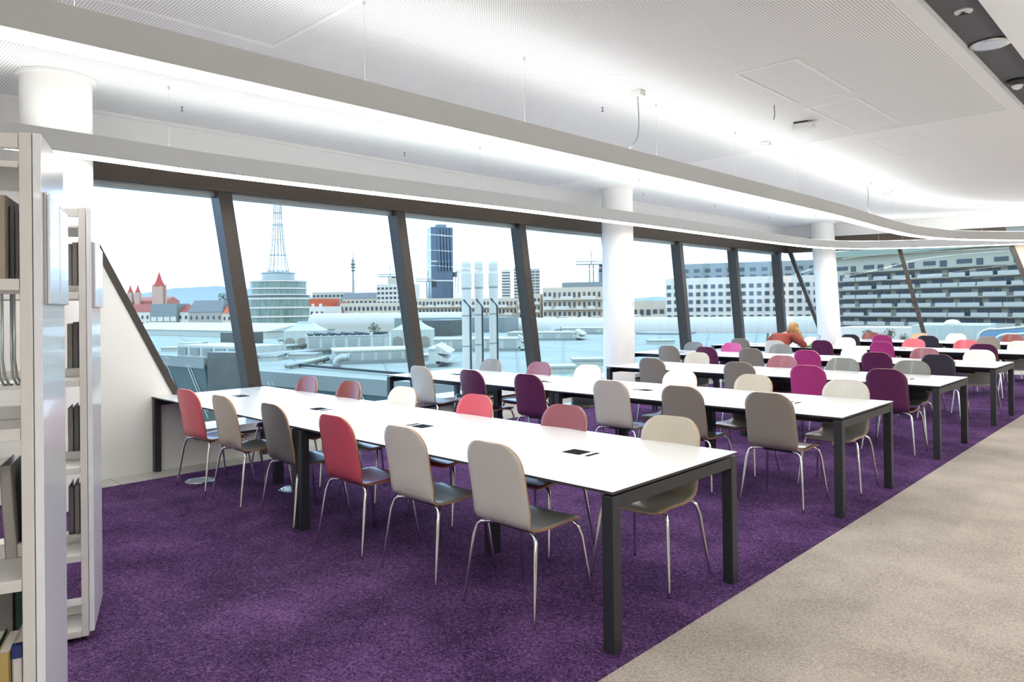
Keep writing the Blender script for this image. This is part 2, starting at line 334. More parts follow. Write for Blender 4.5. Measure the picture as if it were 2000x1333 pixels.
eb = thing('emergency_lamp', 'white box shaped emergency lamp with dark fittings on the ceiling', 'lamp', (-3.05, 7.62, ZC), .15)
obj('housing', bx(-.11, .11, -.06, .06, -.075, -.02), white_paint, eb, bevel=.006)
bm = bmesh.new(); box(bm, -.09, .05, -.05, -.035, -.02, 0); box(bm, -.03, .09, .03, .045, -.02, 0); box(bm, -.09, -.075, -.05, .045, -.02, 0); obj('bracket', bm, darkm, eb)
cd = obj('ceiling_cable', tube(bmesh.new(), [(-2.99, 6.77, ZC), (-2.985, 6.77, ZC-.09), (-3.0, 6.78, ZC-.14)], .004, 6), darkm); tagp(cd, 'short loose cable end hanging from the perforated ceiling', 'cable')
for (x, y, lab) in [(-6.92, 2.73, 'tiny sprinkler on the perforated ceiling beside the left column'), (-7.09, 5.47, 'tiny sprinkler near the bulkhead above the third window'),
                    (-6.75, 12.6, 'tiny sprinkler on the smooth ceiling past the middle column'), (-6.9, 10.4, 'tiny sprinkler on the ceiling just behind the middle column'), (-4.19, 5.63, 'tiny sprinkler on the ceiling above the second table row'), (-6.9, 15.3, 'tiny sprinkler on the ceiling near the far corner column')]:
    bm = bmesh.new(); lathe(bm, [(.003, -.04), (.011, -.04), (.011, -.036), (.003, -.034), (.003, -.004), (.012, -.004), (.012, 0), (.003, 0)], (x, y, ZC), 12)
    o = obj('sprinkler_head', bm, darkm); tagp(o, lab, 'sprinkler', 'small ceiling sprinklers')

# suspended light strips
ZB = 2.80; SH = .165; SW = .085
def strip(path, label, cables):
    P = smoothpath([(x, y, 0) for x, y in path], 8)
    t = thing('linear_light', label, 'pendant light', (P[0].x, P[0].y, ZB), group=None); off = Vector((P[0].x, P[0].y, 0))
    def sweep(prof):
        bm = bmesh.new(); rings = []
        for i, p in enumerate(P):
            d = (P[min(i+1, len(P)-1)]-P[max(i-1, 0)]).normalized(); s = Vector((d.y, -d.x, 0))
            rings.append([bm.verts.new(p-off+s*a+Vector((0, 0, b))) for a, b in prof])
        m = len(prof)
        for a, b in zip(rings, rings[1:]):
            for k in range(m): bm.faces.new((a[k], a[(k+1) % m], b[(k+1) % m], b[k]))
        bm.faces.new(rings[0][::-1]); bm.faces.new(rings[-1]); return bm
    obj('housing', sweep([(-SW, 0), (-SW, SH), (SW, SH), (SW, 0)]), strip_white, t)
    obj('diffuser', sweep([(-SW+.006, -.006), (-SW+.006, .004), (SW-.006, .004), (SW-.006, -.006)]), diff, t)
    obj('uplight', sweep([(-SW+.02, SH-.004), (-SW+.02, SH+.004), (SW-.02, SH+.004), (SW-.02, SH-.004)]), upl, t)
    for (x, y) in cables:
        h = ZC-ZB
        bm = bmesh.new(); tube(bm, [(x-off.x, y-off.y, SH), (x-off.x, y-off.y, h)], .0012, 5)
        lathe(bm, [(.009, -.03), (.012, -.004), (.012, 0), (.009, 0)], (x-off.x, y-off.y, h), 8)
        lathe(bm, [(.02, 0), (.02, .006), (.006, .02), (.004, .02)], (x-off.x, y-off.y, SH), 8)
        obj('suspension_cable', bm, MATS['wire_pale'], t)
    return t
s1 = [(-3.76, -6), (-3.76, 0), (-3.75, 3), (-3.74, 6), (-3.74, 8.5), (-3.75, 10), (-3.79, 11.2), (-3.86, 12.7), (-3.88, 14.3), (-3.74, 15.4), (-3.52, 16.1), (-3.22, 16.68), (-2.9, 17.15), (-2.5, 17.6), (-1.2, 18.5), (1.5, 19.2)]
s2 = [(-6.30, .4), (-6.32, 1.7), (-6.37, 2.7), (-6.32, 4.3), (-6.22, 6.4), (-6.2, 8), (-6.17, 9.9), (-6.2, 12.6), (-6.18, 14.8), (-6.04, 16.1), (-5.68, 16.95), (-4.98, 17.6), (-4.18, 18.05), (-3.42, 18.4), (-2.8, 18.62), (0, 19.3)]
strip(s1, 'long glowing light strip nearest the camera, curving right at the far end', [(-3.76, y) for y in (1.0, 2.6, 4.06, 5.9, 7.5, 9.2)]+[(-3.87, 13.4), (-3.2, 16.7)])
strip(s2, 'long glowing light strip running along the window wall in front of the columns', [(-6.36, 2.4), (-6.24, 5.94), (-6.18, 9.2), (-6.2, 12.6), (-6.1, 15.8), (-5.3, 17.35), (-4.9, 17.65), (-3.9, 18.2)])
strip([(-.1, -6), (-.1, 3), (-.05, 8), (.6, 14), (2, 16.5)], 'added unseen light strip over the beige aisle, parallel to the others', [(-.1, 0), (-.1, 6)])  # out of view, added to give the room more ambient light
strip([(3.4, -6), (3.4, 3), (3.4, 8), (3.6, 14)], 'added unseen light strip farthest right over the hall behind the camera', [(3.4, 0), (3.4, 6)])  # second added strip out of view, fills the hall with light
def feed(bx_, by_, x2, y2, lab):
    t = thing('power_feed', lab, 'ceiling cable', (bx_, by_, ZC))
    obj('canopy', bx(-.055, .055, -.045, .045, -.05, 0), white_paint, t, bevel=.005)
    dx, dy = x2-bx_, y2-by_
    obj('power_cable', tube(bmesh.new(), smoothpath([(0, 0, -.05), (.005, .005, -.25), (.0, -.005, -.40), (dx*.35, dy*.35, -.47), (dx, dy, -(ZC-ZB-SH))], 4), .006, 6), greymetal, t)
feed(-3.65, 5.43, -3.73, 5.35, 'white ceiling canopy with a power cable down to the near light strip')
feed(-3.88, 12.2, -3.86, 12.4, 'far white ceiling canopy with a thin power cable above the strip bend')

# ------------------------------------------------------------------ tables
TW, TH, TT = 1.195, .74, .013
def module(L, name_parent):
    t = name_parent
    bm = bx(0, L-.004, 0, TW, TH-TT, TH); filt(bm, lambda f: abs(f.calc_center_median().z-TH) > .001, 1)
    obj('tabletop', bm, [laminate, tedge], t)
    w = .062; zt = TH-TT-.01
    for (x, y) in ((.004, .004), (L-.008-w, .004), (.004, TW-.004-w), (L-.008-w, TW-.004-w)):
        obj('leg', bx(x, x+w, y, y+w, 0.004, zt), blacks, t, bevel=.003)
    for x in (.004, L-.008-w): obj('end_rail', bx(x+.002, x+w-.002, .066, TW-.066, zt-.06, zt), blacks, t)
    for y in (.26, TW-.32): obj('long_rail', bx(.066, L-.07, y, y+.045, zt-.06, zt), blacks, t)
    obj('cable_tray', bx(L*.12, L*.88, TW/2-.13, TW/2+.13, zt-.10, zt-.085), blacks, t)
    obj('cable_riser', bx(L/2-.036, L/2+.036, TW/2-.036, TW/2+.036, .004, zt-.1), blacks, t)
    for k, sx in enumerate((-1, 1)):
        cx = L/2+sx*.70 if L > 2.4 else L/2+sx*.5
        p = obj('power_port', bx(cx-.062, cx+.062, TW/2-.055, TW/2+.055, TH-.002, TH+.002), portm, t)
        obj('flap_slot', bx(cx-.062+(.165 if sx > 0 else -.06), cx-.04+(.165 if sx > 0 else -.06), TW/2-.055, TW/2+.055, TH-.002, TH+.002), portm, p)
    return t
XR = -1.93
ROWY = [2.637, 5.46, 8.107, 10.757, 13.75, 16.65]
ORD = ['first', 'second', 'third', 'fourth', 'fifth', 'sixth']
rowname = ['front table row', 'second table row', 'third table row', 'fourth table row', 'fifth table row', 'farthest table row']
L1, L2 = 2.785, 2.05
protoL = protoS = None
for r, y in enumerate(ROWY):
    short = r in (2, 5); L = L2 if short else L1
    for k in range(2):
        x = XR-(k+1)*L
        proto = protoS if short else protoL
        if proto is None:
            t = thing('reading_table', '', 'table', (x, y, 0)); module(L, t)
            if short: protoS = t
            else: protoL = t
        else: t = dup(proto, (x, y, 0), 0)
        tagp(t, 'white topped black framed reading table, %s half of the %s' % ('aisle' if k == 0 else 'window', rowname[r]), 'table', 'white reading tables in rows')

# ------------------------------------------------------------------ chairs
prof = [(.225, .428), (.215, .438), (.19, .447), (.13, .452), (.05, .449), (-.04, .444), (-.11, .443), (-.155, .449), (-.188, .466), (-.207, .495), (-.219, .54), (-.231, .61), (-.243, .68), (-.255, .74), (-.265, .79), (-.272, .825), (-.277, .85), (-.281, .868), (-.284, .881), (-.2855, .889), (-.286, .893)]
def shell_mesh():
    bm = bmesh.new(); S = [0]
    for a, b in zip(prof, prof[1:]): S.append(S[-1]+math.hypot(a[0]-b[0], a[1]-b[1]))
    T = S[-1]; U = [-1+2*k/12 for k in range(13)]; grid = []
    for (y, z), s in zip(prof, S):
        if s < .28: w = .205
        elif s < .48: w = .205-.012*math.sin(PI*(s-.28)/.2)
        else: w = .205-.008*(s-.48)/.4
        r = .125; q = T-s
        if q < r: w = w-r+math.sqrt(max(0, r*r-(r-q)**2))
        if s < .05: w = w-.05+math.sqrt(max(0, .05**2-(.05-s)**2))
        row = []
        for u in U:
            c = .022*(u*w/.197)**2*(1 if s > .5 else max(0, (s-.4)/.1))
            dz = -.004*(1-u*u) if s < .4 else 0
            row.append(bm.verts.new((u*w, y+c*1.0, z+dz)))
        grid.append(row)
    for a, b in zip(grid, grid[1:]):
        for k in range(12): bm.faces.new((a[k], a[k+1], b[k+1], b[k]))
    return bm
_me = {}
def make_chair(col):
    t = thing('library_chair', '', 'chair')
    if 'shell' not in _me:
        o = obj('x', shell_mesh(), [blacks, woodedge], smooth=True); m = o.modifiers.new('s', 'SOLIDIFY'); m.thickness = .0105; m.offset = 0; m.material_offset_rim = 1; m.use_quality_normals = True
        dg = bpy.context.evaluated_depsgraph_get(); me = bpy.data.meshes.new_from_object(o.evaluated_get(dg)); _me['shell'] = me
        bpy.data.objects.remove(o)
    me = _me['shell'].copy(); me.materials[0] = MATS['ply_'+col]
    for p in me.polygons: p.use_smooth = p.material_index == 0
    sh = bpy.data.objects.new('seat_shell', me); C.objects.link(sh); sh.parent = t
    ed = sh
    if 'leg' not in _me:
        for (sx, sy) in ((-1, -1), (1, -1), (-1, 1), (1, 1)):
            bm = bmesh.new(); x0, y0 = sx*.255, sy*.232 if sy > 0 else -.235
            xk, yk = sx*.213, sy*.17
            pts = [(x0, y0, .002), (x0*.93+xk*.07, y0*.93+yk*.07, .03), (x0*.2+xk*.8, y0*.2+yk*.8, .355), (xk, yk, .395), (xk-sx*.008, yk-sy*.005, .415), (xk-sx*.026, yk-sy*.012, .428), (xk-sx*.05, yk-sy*.02, .4325), (sx*.10, sy*.085, .433), (sx*.05, sy*.06, .433)]
            tube(bm, pts, .0095, 10, radii=[.008, .009]+[.0108]*7)
            o = obj('leg', bm, chrome, smooth=True); _me['leg', sx, sy] = o.data; bpy.data.objects.remove(o)
        bm = bmesh.new(); box(bm, -.12, .12, -.11, -.07, .415, .436); box(bm, -.12, .12, .07, .11, .415, .438); box(bm, -.055, .055, -.09, .09, .42, .44)
        o = obj('b', bm, bracketm); _me['br'] = o.data; bpy.data.objects.remove(o); _me['leg'] = 1
    for (sx, sy) in ((-1, -1), (1, -1), (-1, 1), (1, 1)):
        l = bpy.data.objects.new('leg', _me['leg', sx, sy]); C.objects.link(l); l.parent = t
    b = bpy.data.objects.new('underframe', _me['br']); C.objects.link(b); b.parent = t
    return t
cc = {'w': 'light grey', 'c': 'cream white', 'b': 'beige', 't': 'taupe grey', 's': 'slate grey', 'p': 'coral pink', 'm': 'magenta pink', 'r': 'dusty rose', 'n': 'red brown', 'd': 'dark plum', 'k': 'charcoal', 'a': 'tan'}
NEAR = [([-2.63, -3.37, -4.08, -4.93, -5.74, -6.47], 'wwpsbp'), ([-2.45, -3.23, -3.98, -5.01, -5.85, -6.74], 'ttwddw'), ([-2.41, -3.22, -4.04, -5.24], 'dmtt'),
        ([-2.56, -3.33, -4.27, -5.15, -5.92, -6.63], 'kdmtdt'), ([-2.62, -4.16, -5.19, -6.07, -6.83], 'dmdct'), ([-3.10, -4.17, -5.03, -5.68], 'bkmk')]
FAR = [([-2.36, -3.2, -4.12, -5.04, -5.84, -6.62], 'brpcnn'), ([-2.31, -3.19, -3.98, -5.2, -5.97, -6.83], 'wbccrt'), ([-2.5, -3.27, -4.04, -5.29], 'ssrb'),
       ([-2.34, -3.03, -4.03, -5.23, -6.12, -6.86], 'crcsms'), ([-2.32, -3.13, -3.98, -5.2, -5.86], 'cppcc'), ([-2.93, -3.92, -4.62, -5.64], 'ncan')]
protos = {}
def place(col, x, y, rz, label):
    if col not in protos: t = protos[col] = make_chair(col)
    else: t = dup(protos[col], (0, 0, 0), 0)
    t.location = (x, y, .004); t.rotation_euler = (0, 0, rz); tagp(t, label, 'chair', 'plywood chairs at the reading tables')
rr = random.Random(3)
for r in range(6):
    for side, (xs, cs), yy, a in (('near', NEAR[r], .185, 0), ('far', FAR[r], .945, PI)):
        for k, (x, c) in enumerate(zip(xs, cs)):
            col = cc[c]
            rz = a+rr.uniform(-.05, .05); dy = rr.uniform(-.012, .012)
            if (r, side, k) in ((0, 'near', 5), (0, 'near', 4), (0, 'near', 3)): rz += .03
            if (r, side, k) == (0, 'near', 0): rz = .0; dy = 0
            if (r, side, k) == (4, 'near', 3): x, dy, rz = -5.90, -.455, .03
            place(col, x, ROWY[r]+yy+dy, rz, '%s plywood chair, %s from the aisle, %s side of the %s' % (col, ORD[k], side, rowname[r]))

# ------------------------------------------------------------------ floor boxes
for (x, y, lab) in [(-6.74, 2.79, 'round steel floor box in the purple carpet under the first coral chair'), (-5.80, 3.22, 'round steel floor box in the purple carpet under the front table')]:
    t = thing('floor_box', lab, 'floor socket', (x, y, .004), group='round floor boxes in the purple carpet')
    bm = bmesh.new(); lathe(bm, [(.10, 0), (.10, .006), (.125, .008), (.13, .004), (.13, 0)], n=32); obj('rim', bm, chrome, t, smooth=True)
    bm = bmesh.new(); lathe(bm, [(.001, 0), (.098, 0), (.098, .005), (.001, .005)], n=32); obj('lid', bm, greymetal, t)

# column sign
so = thing('column_sign', 'small faint printed notice with a round mark and arrow on the middle column', 'sign', (-6.96, 9.72, 0))
def colpatch(px, py, w, h, m, name, d=.258):
    base = onplane(px, py, (-6.96, 9.72, 0), (Fv.x, Fv.y, 0)); a0 = math.atan2(-Fv.y, -Fv.x)
    lat = (Vector((base.x+6.96, base.y-9.72, 0))).dot(R0); lat = max(-.24, min(.24, lat)); ang = a0+math.asin(lat/.256)
    bm = bmesh.new(); da = w/.258; n = 6; z = base.z; rings = []
    for k in range(n+1):
        q = ang-da/2+da*k/n; rings.append([bm.verts.new((rr_*math.cos(q), rr_*math.sin(q), zz)) for rr_, zz in ((.2545, z-h/2), (d, z-h/2), (d, z+h/2), (.2545, z+h/2))])
    for a, b in zip(rings, rings[1:]):
        for k in range(4): bm.faces.new((a[k], a[(k+1) % 4], b[(k+1) % 4], b[k]))
    bm.faces.new(rings[0]); bm.faces.new(rings[-1][::-1]); return obj(name, bm, m, so)
signgrey = mat('sign_grey', (.55, .55, .54), .6); signblk = mat('sign_black', (.02, .02, .02), .5)
for i, yy in enumerate((563, 566)): colpatch(1226, yy, .10, .010, signgrey, 'text_line')
colpatch(1227, 575.5, .06, .018, signgrey, 'round_mark'); colpatch(1227, 580.5, .045, .012, signgrey, 'round_mark')
colpatch(1233, 596.5, .03, .012, signblk, 'arrow_mark', .2575); colpatch(1233.4, 592.3, .014, .026, signblk, 'arrow_mark', .2575)

# ------------------------------------------------------------------ bookshelves at the left
e_dir = Vector((-.936, .352, 0)); r_dir = Vector((-.352, -.936, 0)); ang_e = math.atan2(e_dir.y, e_dir.x)
SD = .47
shelfz = [.06, .42, .838, 1.256, 1.672]
def bookshelf(P, label):
    # local frame: X = along the end panel (away), Y = along the row ... placed by matrix
    t = thing('bookshelf', label, 'bookshelf', (P[0], P[1], 0), 0, 'white steel double sided bookshelves')
    M = Matrix(((e_dir.x, r_dir.x, 0, 0), (e_dir.y, r_dir.y, 0, 0), (0, 0, 1, 0), (0, 0, 0, 1)))
    def B(name, *a, m=shelfm, parent=t, bevel=.002): return obj(name, bx(*a, M=M), m, parent, bevel=bevel)
    B('end_panel', .0, SD, 0.001, .022, .05, 2.08, m=glossy_white)
    for i in range(2):
        y0 = .024+i*.94
        for (x0, x1) in ((0, .04), (SD-.04, SD)): B('post', x0, x1, y0, y0+.030, .03, 2.08)
        B('foot', .02, .035, y0+.008, y0+.022, 0.0, .03, m=darkm); B('foot', SD-.035, SD-.02, y0+.008, y0+.022, 0.0, .03, m=darkm)
    ya, yb = .055, .962
    for z in shelfz:
        B('shelf', .0, SD/2-.012, ya, yb, z-.032, z); B('shelf', SD/2+.012, SD, ya, yb, z-.032, z)
        B('shelf_lip', SD/2-.012, SD/2+.012, ya, yb, z, z+.04)
    B('top_rail', .004, .03, ya, yb, 2.035, 2.075); B('top_rail', SD-.03, SD-.004, ya, yb, 2.035, 2.075)
    B('top_board', .0, SD, ya, yb, 1.98, 1.992)
    # label holders on the end panel
    h = B('sign_holder', .03, SD-.02, -.006, .001, 1.60, 1.92, m=mat('holder_grey', (.45, .43, .41), .4))
    B('sign_plate', .036, .235, -.014, -.0065, 1.602, 1.915, m=glossy_white, parent=h); B('sign_plate', .25, SD-.025, -.014, -.0065, 1.602, 1.905, m=glossy_white, parent=h)
    return t, M
P1 = (-2.35, .54); P2 = (-3.86, 1.09)
t1, MM = bookshelf(P1, 'tall white steel bookshelf nearest the camera, cut by the left picture edge')
t2, _ = bookshelf(P2, 'tall white steel bookshelf behind the nearest one, showing its full end panel')
def book(P, x0, d, y0, w, z, h, cm, label, name='book', cat='book', page=True, tilt=0, group=None, text=None, tcol=None):
    t = thing(name, label, cat, (P[0], P[1], 0), 0, group)
    M = Matrix(((e_dir.x, r_dir.x, 0, 0), (e_dir.y, r_dir.y, 0, 0), (0, 0, 1, 0), (0, 0, 0, 1))) @ Matrix.Translation((0, y0+w/2, z)) @ Matrix.Rotation(tilt, 4, 'X')
    bm = bmesh.new()
    box(bm, x0, x0+d, -w/2, -w/2+.003, 0, h, M=M); box(bm, x0, x0+d, w/2-.003, w/2, 0, h, M=M); box(bm, x0, x0+.004, -w/2, w/2, 0, h, M=M)
    obj('cover', bm, cm, t)
    if page: obj('pages', bx(x0+.004, x0+d-.005, -w/2+.003, w/2-.003, .003, h-.004, M=M), mat('paper', (.75, .73, .68), .8), t)
    if text:
        cu = bpy.data.curves.new('t', 'FONT'); cu.body = text; cu.size = w*.55; cu.extrude = .0002; cu.align_x = 'LEFT'; cu.align_y = 'CENTER'
        o = bpy.data.objects.new('x', cu); C.objects.link(o); dg = bpy.context.evaluated_depsgraph_get(); me = bpy.data.meshes.new_from_object(o.evaluated_get(dg)); bpy.data.objects.remove(o)
        # text plane X -> up, reads upwards along the spine; normal faces -x
        R = Matrix(((0, 0, -1, x0-.0006), (0, -0, 0, 0), (0, 0, 0, 0), (0, 0, 0, 1)))
        R = Matrix(((0, 0, -1, x0-.0006), (0, 1, 0, 0), (1, 0, 0, .01), (0, 0, 0, 1)))
        me.transform(M @ R); me.materials.clear(); me.materials.append(tcol or signblk)
        o = bpy.data.objects.new('spine_text', me); C.objects.link(o); o.parent = t
    return t
bd = mat('binder_dark', (.07, .075, .085), .35); bb = mat('binder_brown', (.30, .25, .19), .6); bg = mat('box_grey', (.25, .235, .22), .7, vary=(300, (.31, .295, .28), .3)); bg2 = mat('box_grey_dark', (.17, .165, .165), .7)
byel = mat('book_yellow', (.40, .29, .10), .5); bblue = mat('book_blue', (.015, .03, .14), .4); bgreen = mat('book_green', (.02, .07, .045), .5); bwhite = mat('book_white', (.6, .58, .56), .5)
bstone = mat('box_stone', (.36, .34, .31), .7)
# nearest shelf
book(P1, .03, .18, .058, .010, 1.672, .19, bg2, 'slim dark brown folder by the post, top shelf of the near bookshelf', 'folder', 'folder', False)
book(P1, .03, .2, .069, .013, 1.672, .205, bd, 'dark glossy binder beside the slim brown folder, near bookshelf', 'binder', 'binder')
book(P1, .0, .2, .084, .06, 1.672, .23, bb, 'wide tan brown file box on the top shelf at the picture edge', 'file_box', 'box', False)
book(P1, .26, .19, .058, .018, 1.256, .27, bg2, 'dark grey file box on the second shelf, beside the hanging wire dividers', 'file_box', 'box', False)
for i, yq in enumerate((.072, .082, .10, .112)):
    M = MM
    pts = [M @ Vector((.03+.02*(i % 2), yq, 1.63)), M @ Vector((.03+.02*(i % 2), yq, 1.45)), M @ Vector((.035, yq-.004, 1.40)), M @ Vector((.05, yq-.012, 1.375)), M @ Vector((.09, yq-.012, 1.372))]
    o = obj('wire_divider', tube(bmesh.new(), [p+Vector((P1[0], P1[1], 0)) for p in pts], .0035, 8), greymetal, smooth=True)
    tagp(o, 'thin wire book divider under the top shelf of the near bookshelf, %s from post' % ORD[i], 'book divider', 'wire dividers under the top shelf')
book(P1, .25, .2, .060, .032, .838, .27, bg, 'grey fabric file box with dark edges, next to the post on the third shelf', 'file_box', 'box', False)
book(P1, .22, .21, .100, .03, .838, .28, bstone, 'lighter grey file box leaning beside the dark edged one, third shelf', 'file_box', 'box', False, tilt=-.05)
book(P1, .012, .17, .058, .023, .42, .235, bwhite, 'white and navy blue hardback at the post on the lowest visible shelf', text='of EU Standards', tcol=bwhite)
book(P1, .0, .17, .084, .030, .42, .225, byel, 'mustard yellow hardback with dark spine writing', text='Drei Duft lesen', tcol=signblk)
book(P1, .0, .17, .118, .03, .42, .23, bgreen, 'dark green hardback left of the mustard yellow one')
book(P1, .27, .18, .058, .025, .42, .33, bg2, 'grey file on the rear side behind the navy and white hardback', 'file_box', 'box', False)
book(P1, .27, .18, .086, .03, .42, .33, bgreen, 'green edged file on the rear side behind the yellow hardback', 'file_box', 'box', False)
book(P1, .27, .18, .120, .04, .42, .32, bg, 'pale grey file on the rear side behind the dark green hardback', 'file_box', 'box', False)
# blue bands on the white hardback
M = MM @ Matrix.Translation((0, .0695, .42)); loc = Vector((P1[0], P1[1], 0))
for (z0, z1) in ((0, .12), (.2, .236)):
    o = obj('cover_band', bx(.0095, .03, -.012, .012, z0, z1, M=M), bblue); o.data.transform(Matrix.Translation(loc))
    hb = [q for q in bpy.data.objects if q.get('label', '').startswith('white and navy')][0]
    o.data.transform(Matrix.Translation(-loc)); o.parent = hb
for o in list(hb.children):
    if o.name.startswith('spine_text'): o.data.transform(Matrix.Translation(-e_dir*.004))
# second shelf
for j, (z, hh, cm) in enumerate([(1.672, .27, bstone), (1.256, .28, bg), (.838, .27, bg2), (.42, .29, bg)]):
    for i in range(3):
        nm = ['next to the post', 'in the middle of the three', 'farthest from the post of the three'][i]
        book(P2, .26+.006*i, .19, .058+.026*i, .023, z, hh-.008*i, [cm, bg, bg2][(i+j) % 3] if j else cm, 'grey file box %s, %s shelf of the farther bookshelf' % (nm, ['top', 'second', 'third', 'fourth'][j]), 'file_box', 'box', j > 1 and False, group='grey file boxes on the farther bookshelf')

# ------------------------------------------------------------------ person, laptop, bag, bottle
py = 13.80
per = thing('person', 'person with blond hair in a rust red sweater bent over the fifth table row', 'person', (-5.92, 13.40, 0))
def skin(name, verts, edges, radii, m, parent, sub=2, loc=(0, 0, 0)):
    me = bpy.data.meshes.new(name); me.from_pydata([Vector(v) for v in verts], edges, []); o = bpy.data.objects.new(name, me); C.objects.link(o)
    sk = o.modifiers.new('s', 'SKIN'); sk.use_smooth_shade = True
    for v, r in zip(me.skin_vertices[0].data, radii): v.radius = (r, r) if not isinstance(r, tuple) else r
    me.skin_vertices[0].data[0].use_root = True
    ss = o.modifiers.new('u', 'SUBSURF'); ss.levels = sub; ss.render_levels = sub
    dg = bpy.context.evaluated_depsgraph_get(); me2 = bpy.data.meshes.new_from_object(o.evaluated_get(dg)); bpy.data.objects.remove(o)
    me2.materials.clear(); me2.materials.append(m)
    for p in me2.polygons: p.use_smooth = True
    o = bpy.data.objects.new(name, me2); C.objects.link(o); o.parent = parent; o.location = loc; return o
skinm = mat('skin', (.62, .38, .28), .5); rust = mat('rust_sweater', (.22, .035, .03), .9, vary=(60, (.30, .06, .04), .3), bump=(120, .4, .01)); jeans = mat('dark_jeans', (.03, .04, .08), .8)
hairm = mat('blond_hair', (.27, .12, .035), .5, vary=(50, (.52, .30, .12), .2, (4, 4, .5)))
# body: 0 pelvis ... table edge at local y -.05
V = [(0, 0, .56), (-.02, .10, .73), (-.06, .27, .87), (-.05, .41, .96), (.03, .50, 1.02), (.07, .54, 1.05),
     (-.22, .40, .925), (-.39, .45, .80), (-.31, .60, .775), (-.20, .68, .76), (-.16, .70, .755),
     (.14, .40, .935), (.33, .43, .80), (.28, .58, .775), (.18, .68, .76), (.14, .70, .755),
     (-.09, .02, .52), (-.13, .42, .53), (-.14, .40, .10), (-.14, .50, .05), (.09, .02, .52), (.13, .42, .53), (.14, .40, .10), (.14, .50, .05)]
E_ = [(0, 1), (1, 2), (2, 3), (3, 4), (4, 5), (3, 6), (6, 7), (7, 8), (8, 9), (9, 10), (3, 11), (11, 12), (12, 13), (13, 14), (14, 15), (0, 16), (16, 17), (17, 18), (18, 19), (0, 20), (20, 21), (21, 22), (22, 23)]
Rr = [(.13, .10), (.11, .09), (.12, .08), (.07, .06), .05, .06, .045, .036, .032, .026, .018, .045, .036, .032, .026, .018, .09, .065, .042, .035, .09, .065, .042, .035]
body = skin('body', V, E_, Rr, skinm, per)
# head with face detail, tilted down to the right
bm = bmesh.new(); bmesh.ops.create_icosphere(bm, subdivisions=4, radius=1)
for v in bm.verts:
    c = v.co; c.x *= .073; c.y *= .092; c.z *= .112
    if c.z < -.03: c.x *= 1-.35*(-c.z-.03)/.08
    if c.y > .07 and abs(c.x) < .014 and -.035 < c.z < .02: c.y += .018*(1-abs(c.x)/.014)
    for ex in (-.03, .03):
        if c.y > .05 and (c.x-ex)**2+(c.z-.012)**2 < .0002: c.y -= .006
HM = Matrix.Translation((.07, .57, 1.085)) @ Matrix.Rotation(-.35, 4, 'Z') @ Matrix.Rotation(-.75, 4, 'X')
bm.transform(HM); hd = obj('head', bm, skinm, per, smooth=True)
for ex in (-.078, .074):
    bm = bmesh.new(); bmesh.ops.create_uvsphere(bm, u_segments=10, v_segments=8, radius=.018); bm.transform(HM @ Matrix.Translation((ex, 0, 0)) @ Matrix.Scale(.45, 4, (1, 0, 0))); obj('ear', bm, skinm, hd, smooth=True)
# sweater: slightly larger torso and sleeves
idx = [0, 1, 2, 3, 6, 7, 8, 9, 11, 12, 13, 14]; remap = {a: i for i, a in enumerate(idx)}
SE_ = [(remap[a], remap[b]) for a, b in E_ if a in remap and b in remap]
SRr = [(.17, .14), (.17, .14), (.20, .135), (.18, .12), .095, .066, .055, .042, .095, .066, .055, .042]
skin('sweater', [V[i] for i in idx], SE_, SRr, rust, per)
idx = [0, 16, 17, 18, 20, 21, 22]; remap = {a: i for i, a in enumerate(idx)}
skin('trousers', [V[i] for i in idx], [(0, 1), (1, 2), (2, 3), (0, 4), (4, 5), (5, 6)], [(.155, .13), .10, .078, .055, .10, .078, .055], jeans, per)
for i in (18, 22):
    bm = bmesh.new(); bmesh.ops.create_icosphere(bm, subdivisions=3, radius=1); bm.transform(Matrix.Translation((V[i][0], V[i][1]+.07, .05)) @ Matrix.Diagonal((.045, .13, .045, 1))); obj('shoe', bm, darkm, per, smooth=True)
for base, s in ((10, 1), (15, -1)):
    b = Vector(V[base])
    for k in range(4):
        f = Vector((s*(-.03+.02*k), .0, .0)); d = Vector((s*(.06-.01*k), .05+.012*(1.5-abs(k-1.5)), 0))
        skin('finger', [b+f*.6, b+f+d*.5+Vector((0, 0, .006)), b+f+d+Vector((0, 0, -.004))], [(0, 1), (1, 2)], [.009, .0085, .007], skinm, per, 1)
    skin('thumb', [b+Vector((s*.02, -.02, 0)), b+Vector((s*.05, -.005, .004)), b+Vector((s*.07, .015, 0))], [(0, 1), (1, 2)], [.010, .009, .008], skinm, per, 1)
# hair: cap and long locks falling to the right
bm = bmesh.new(); bmesh.ops.create_icosphere(bm, subdivisions=4, radius=1)
for v in bm.verts:
    c = v.co
    n_ = 1+.05*math.sin(c.x*25+c.z*4); c.x *= .092*n_; c.y *= .108; c.z *= .125
    if c.y > .055: c.y = .055
bm.transform(HM @ Matrix.Translation((0, -.018, .018)))
for k in range(26):
    a = -1.3+2.9*k/25; p0 = HM @ Vector((.08*math.sin(a), -.085*math.cos(a)*.9, .02)); q = Vector((.02+.04*rr.random(), .0+.03*rr.random(), 0))
    tube(bm, [p0, p0+q*.7+Vector((0, 0, -.07)), p0+q*1.2+Vector((.02, 0, -.17)), p0+q*1.5+Vector((.02+.02*rr.random(), .01, -.27-.03*rr.random()))] if k > 8 else [p0, p0+Vector((.0, .0, -.03)), p0+Vector((.01, -.01, -.07)), p0+Vector((.02, -.01, -.10))], .02, 6, radii=[.028, .026, .02, .006])
obj('hair', bm, hairm, per, smooth=True)
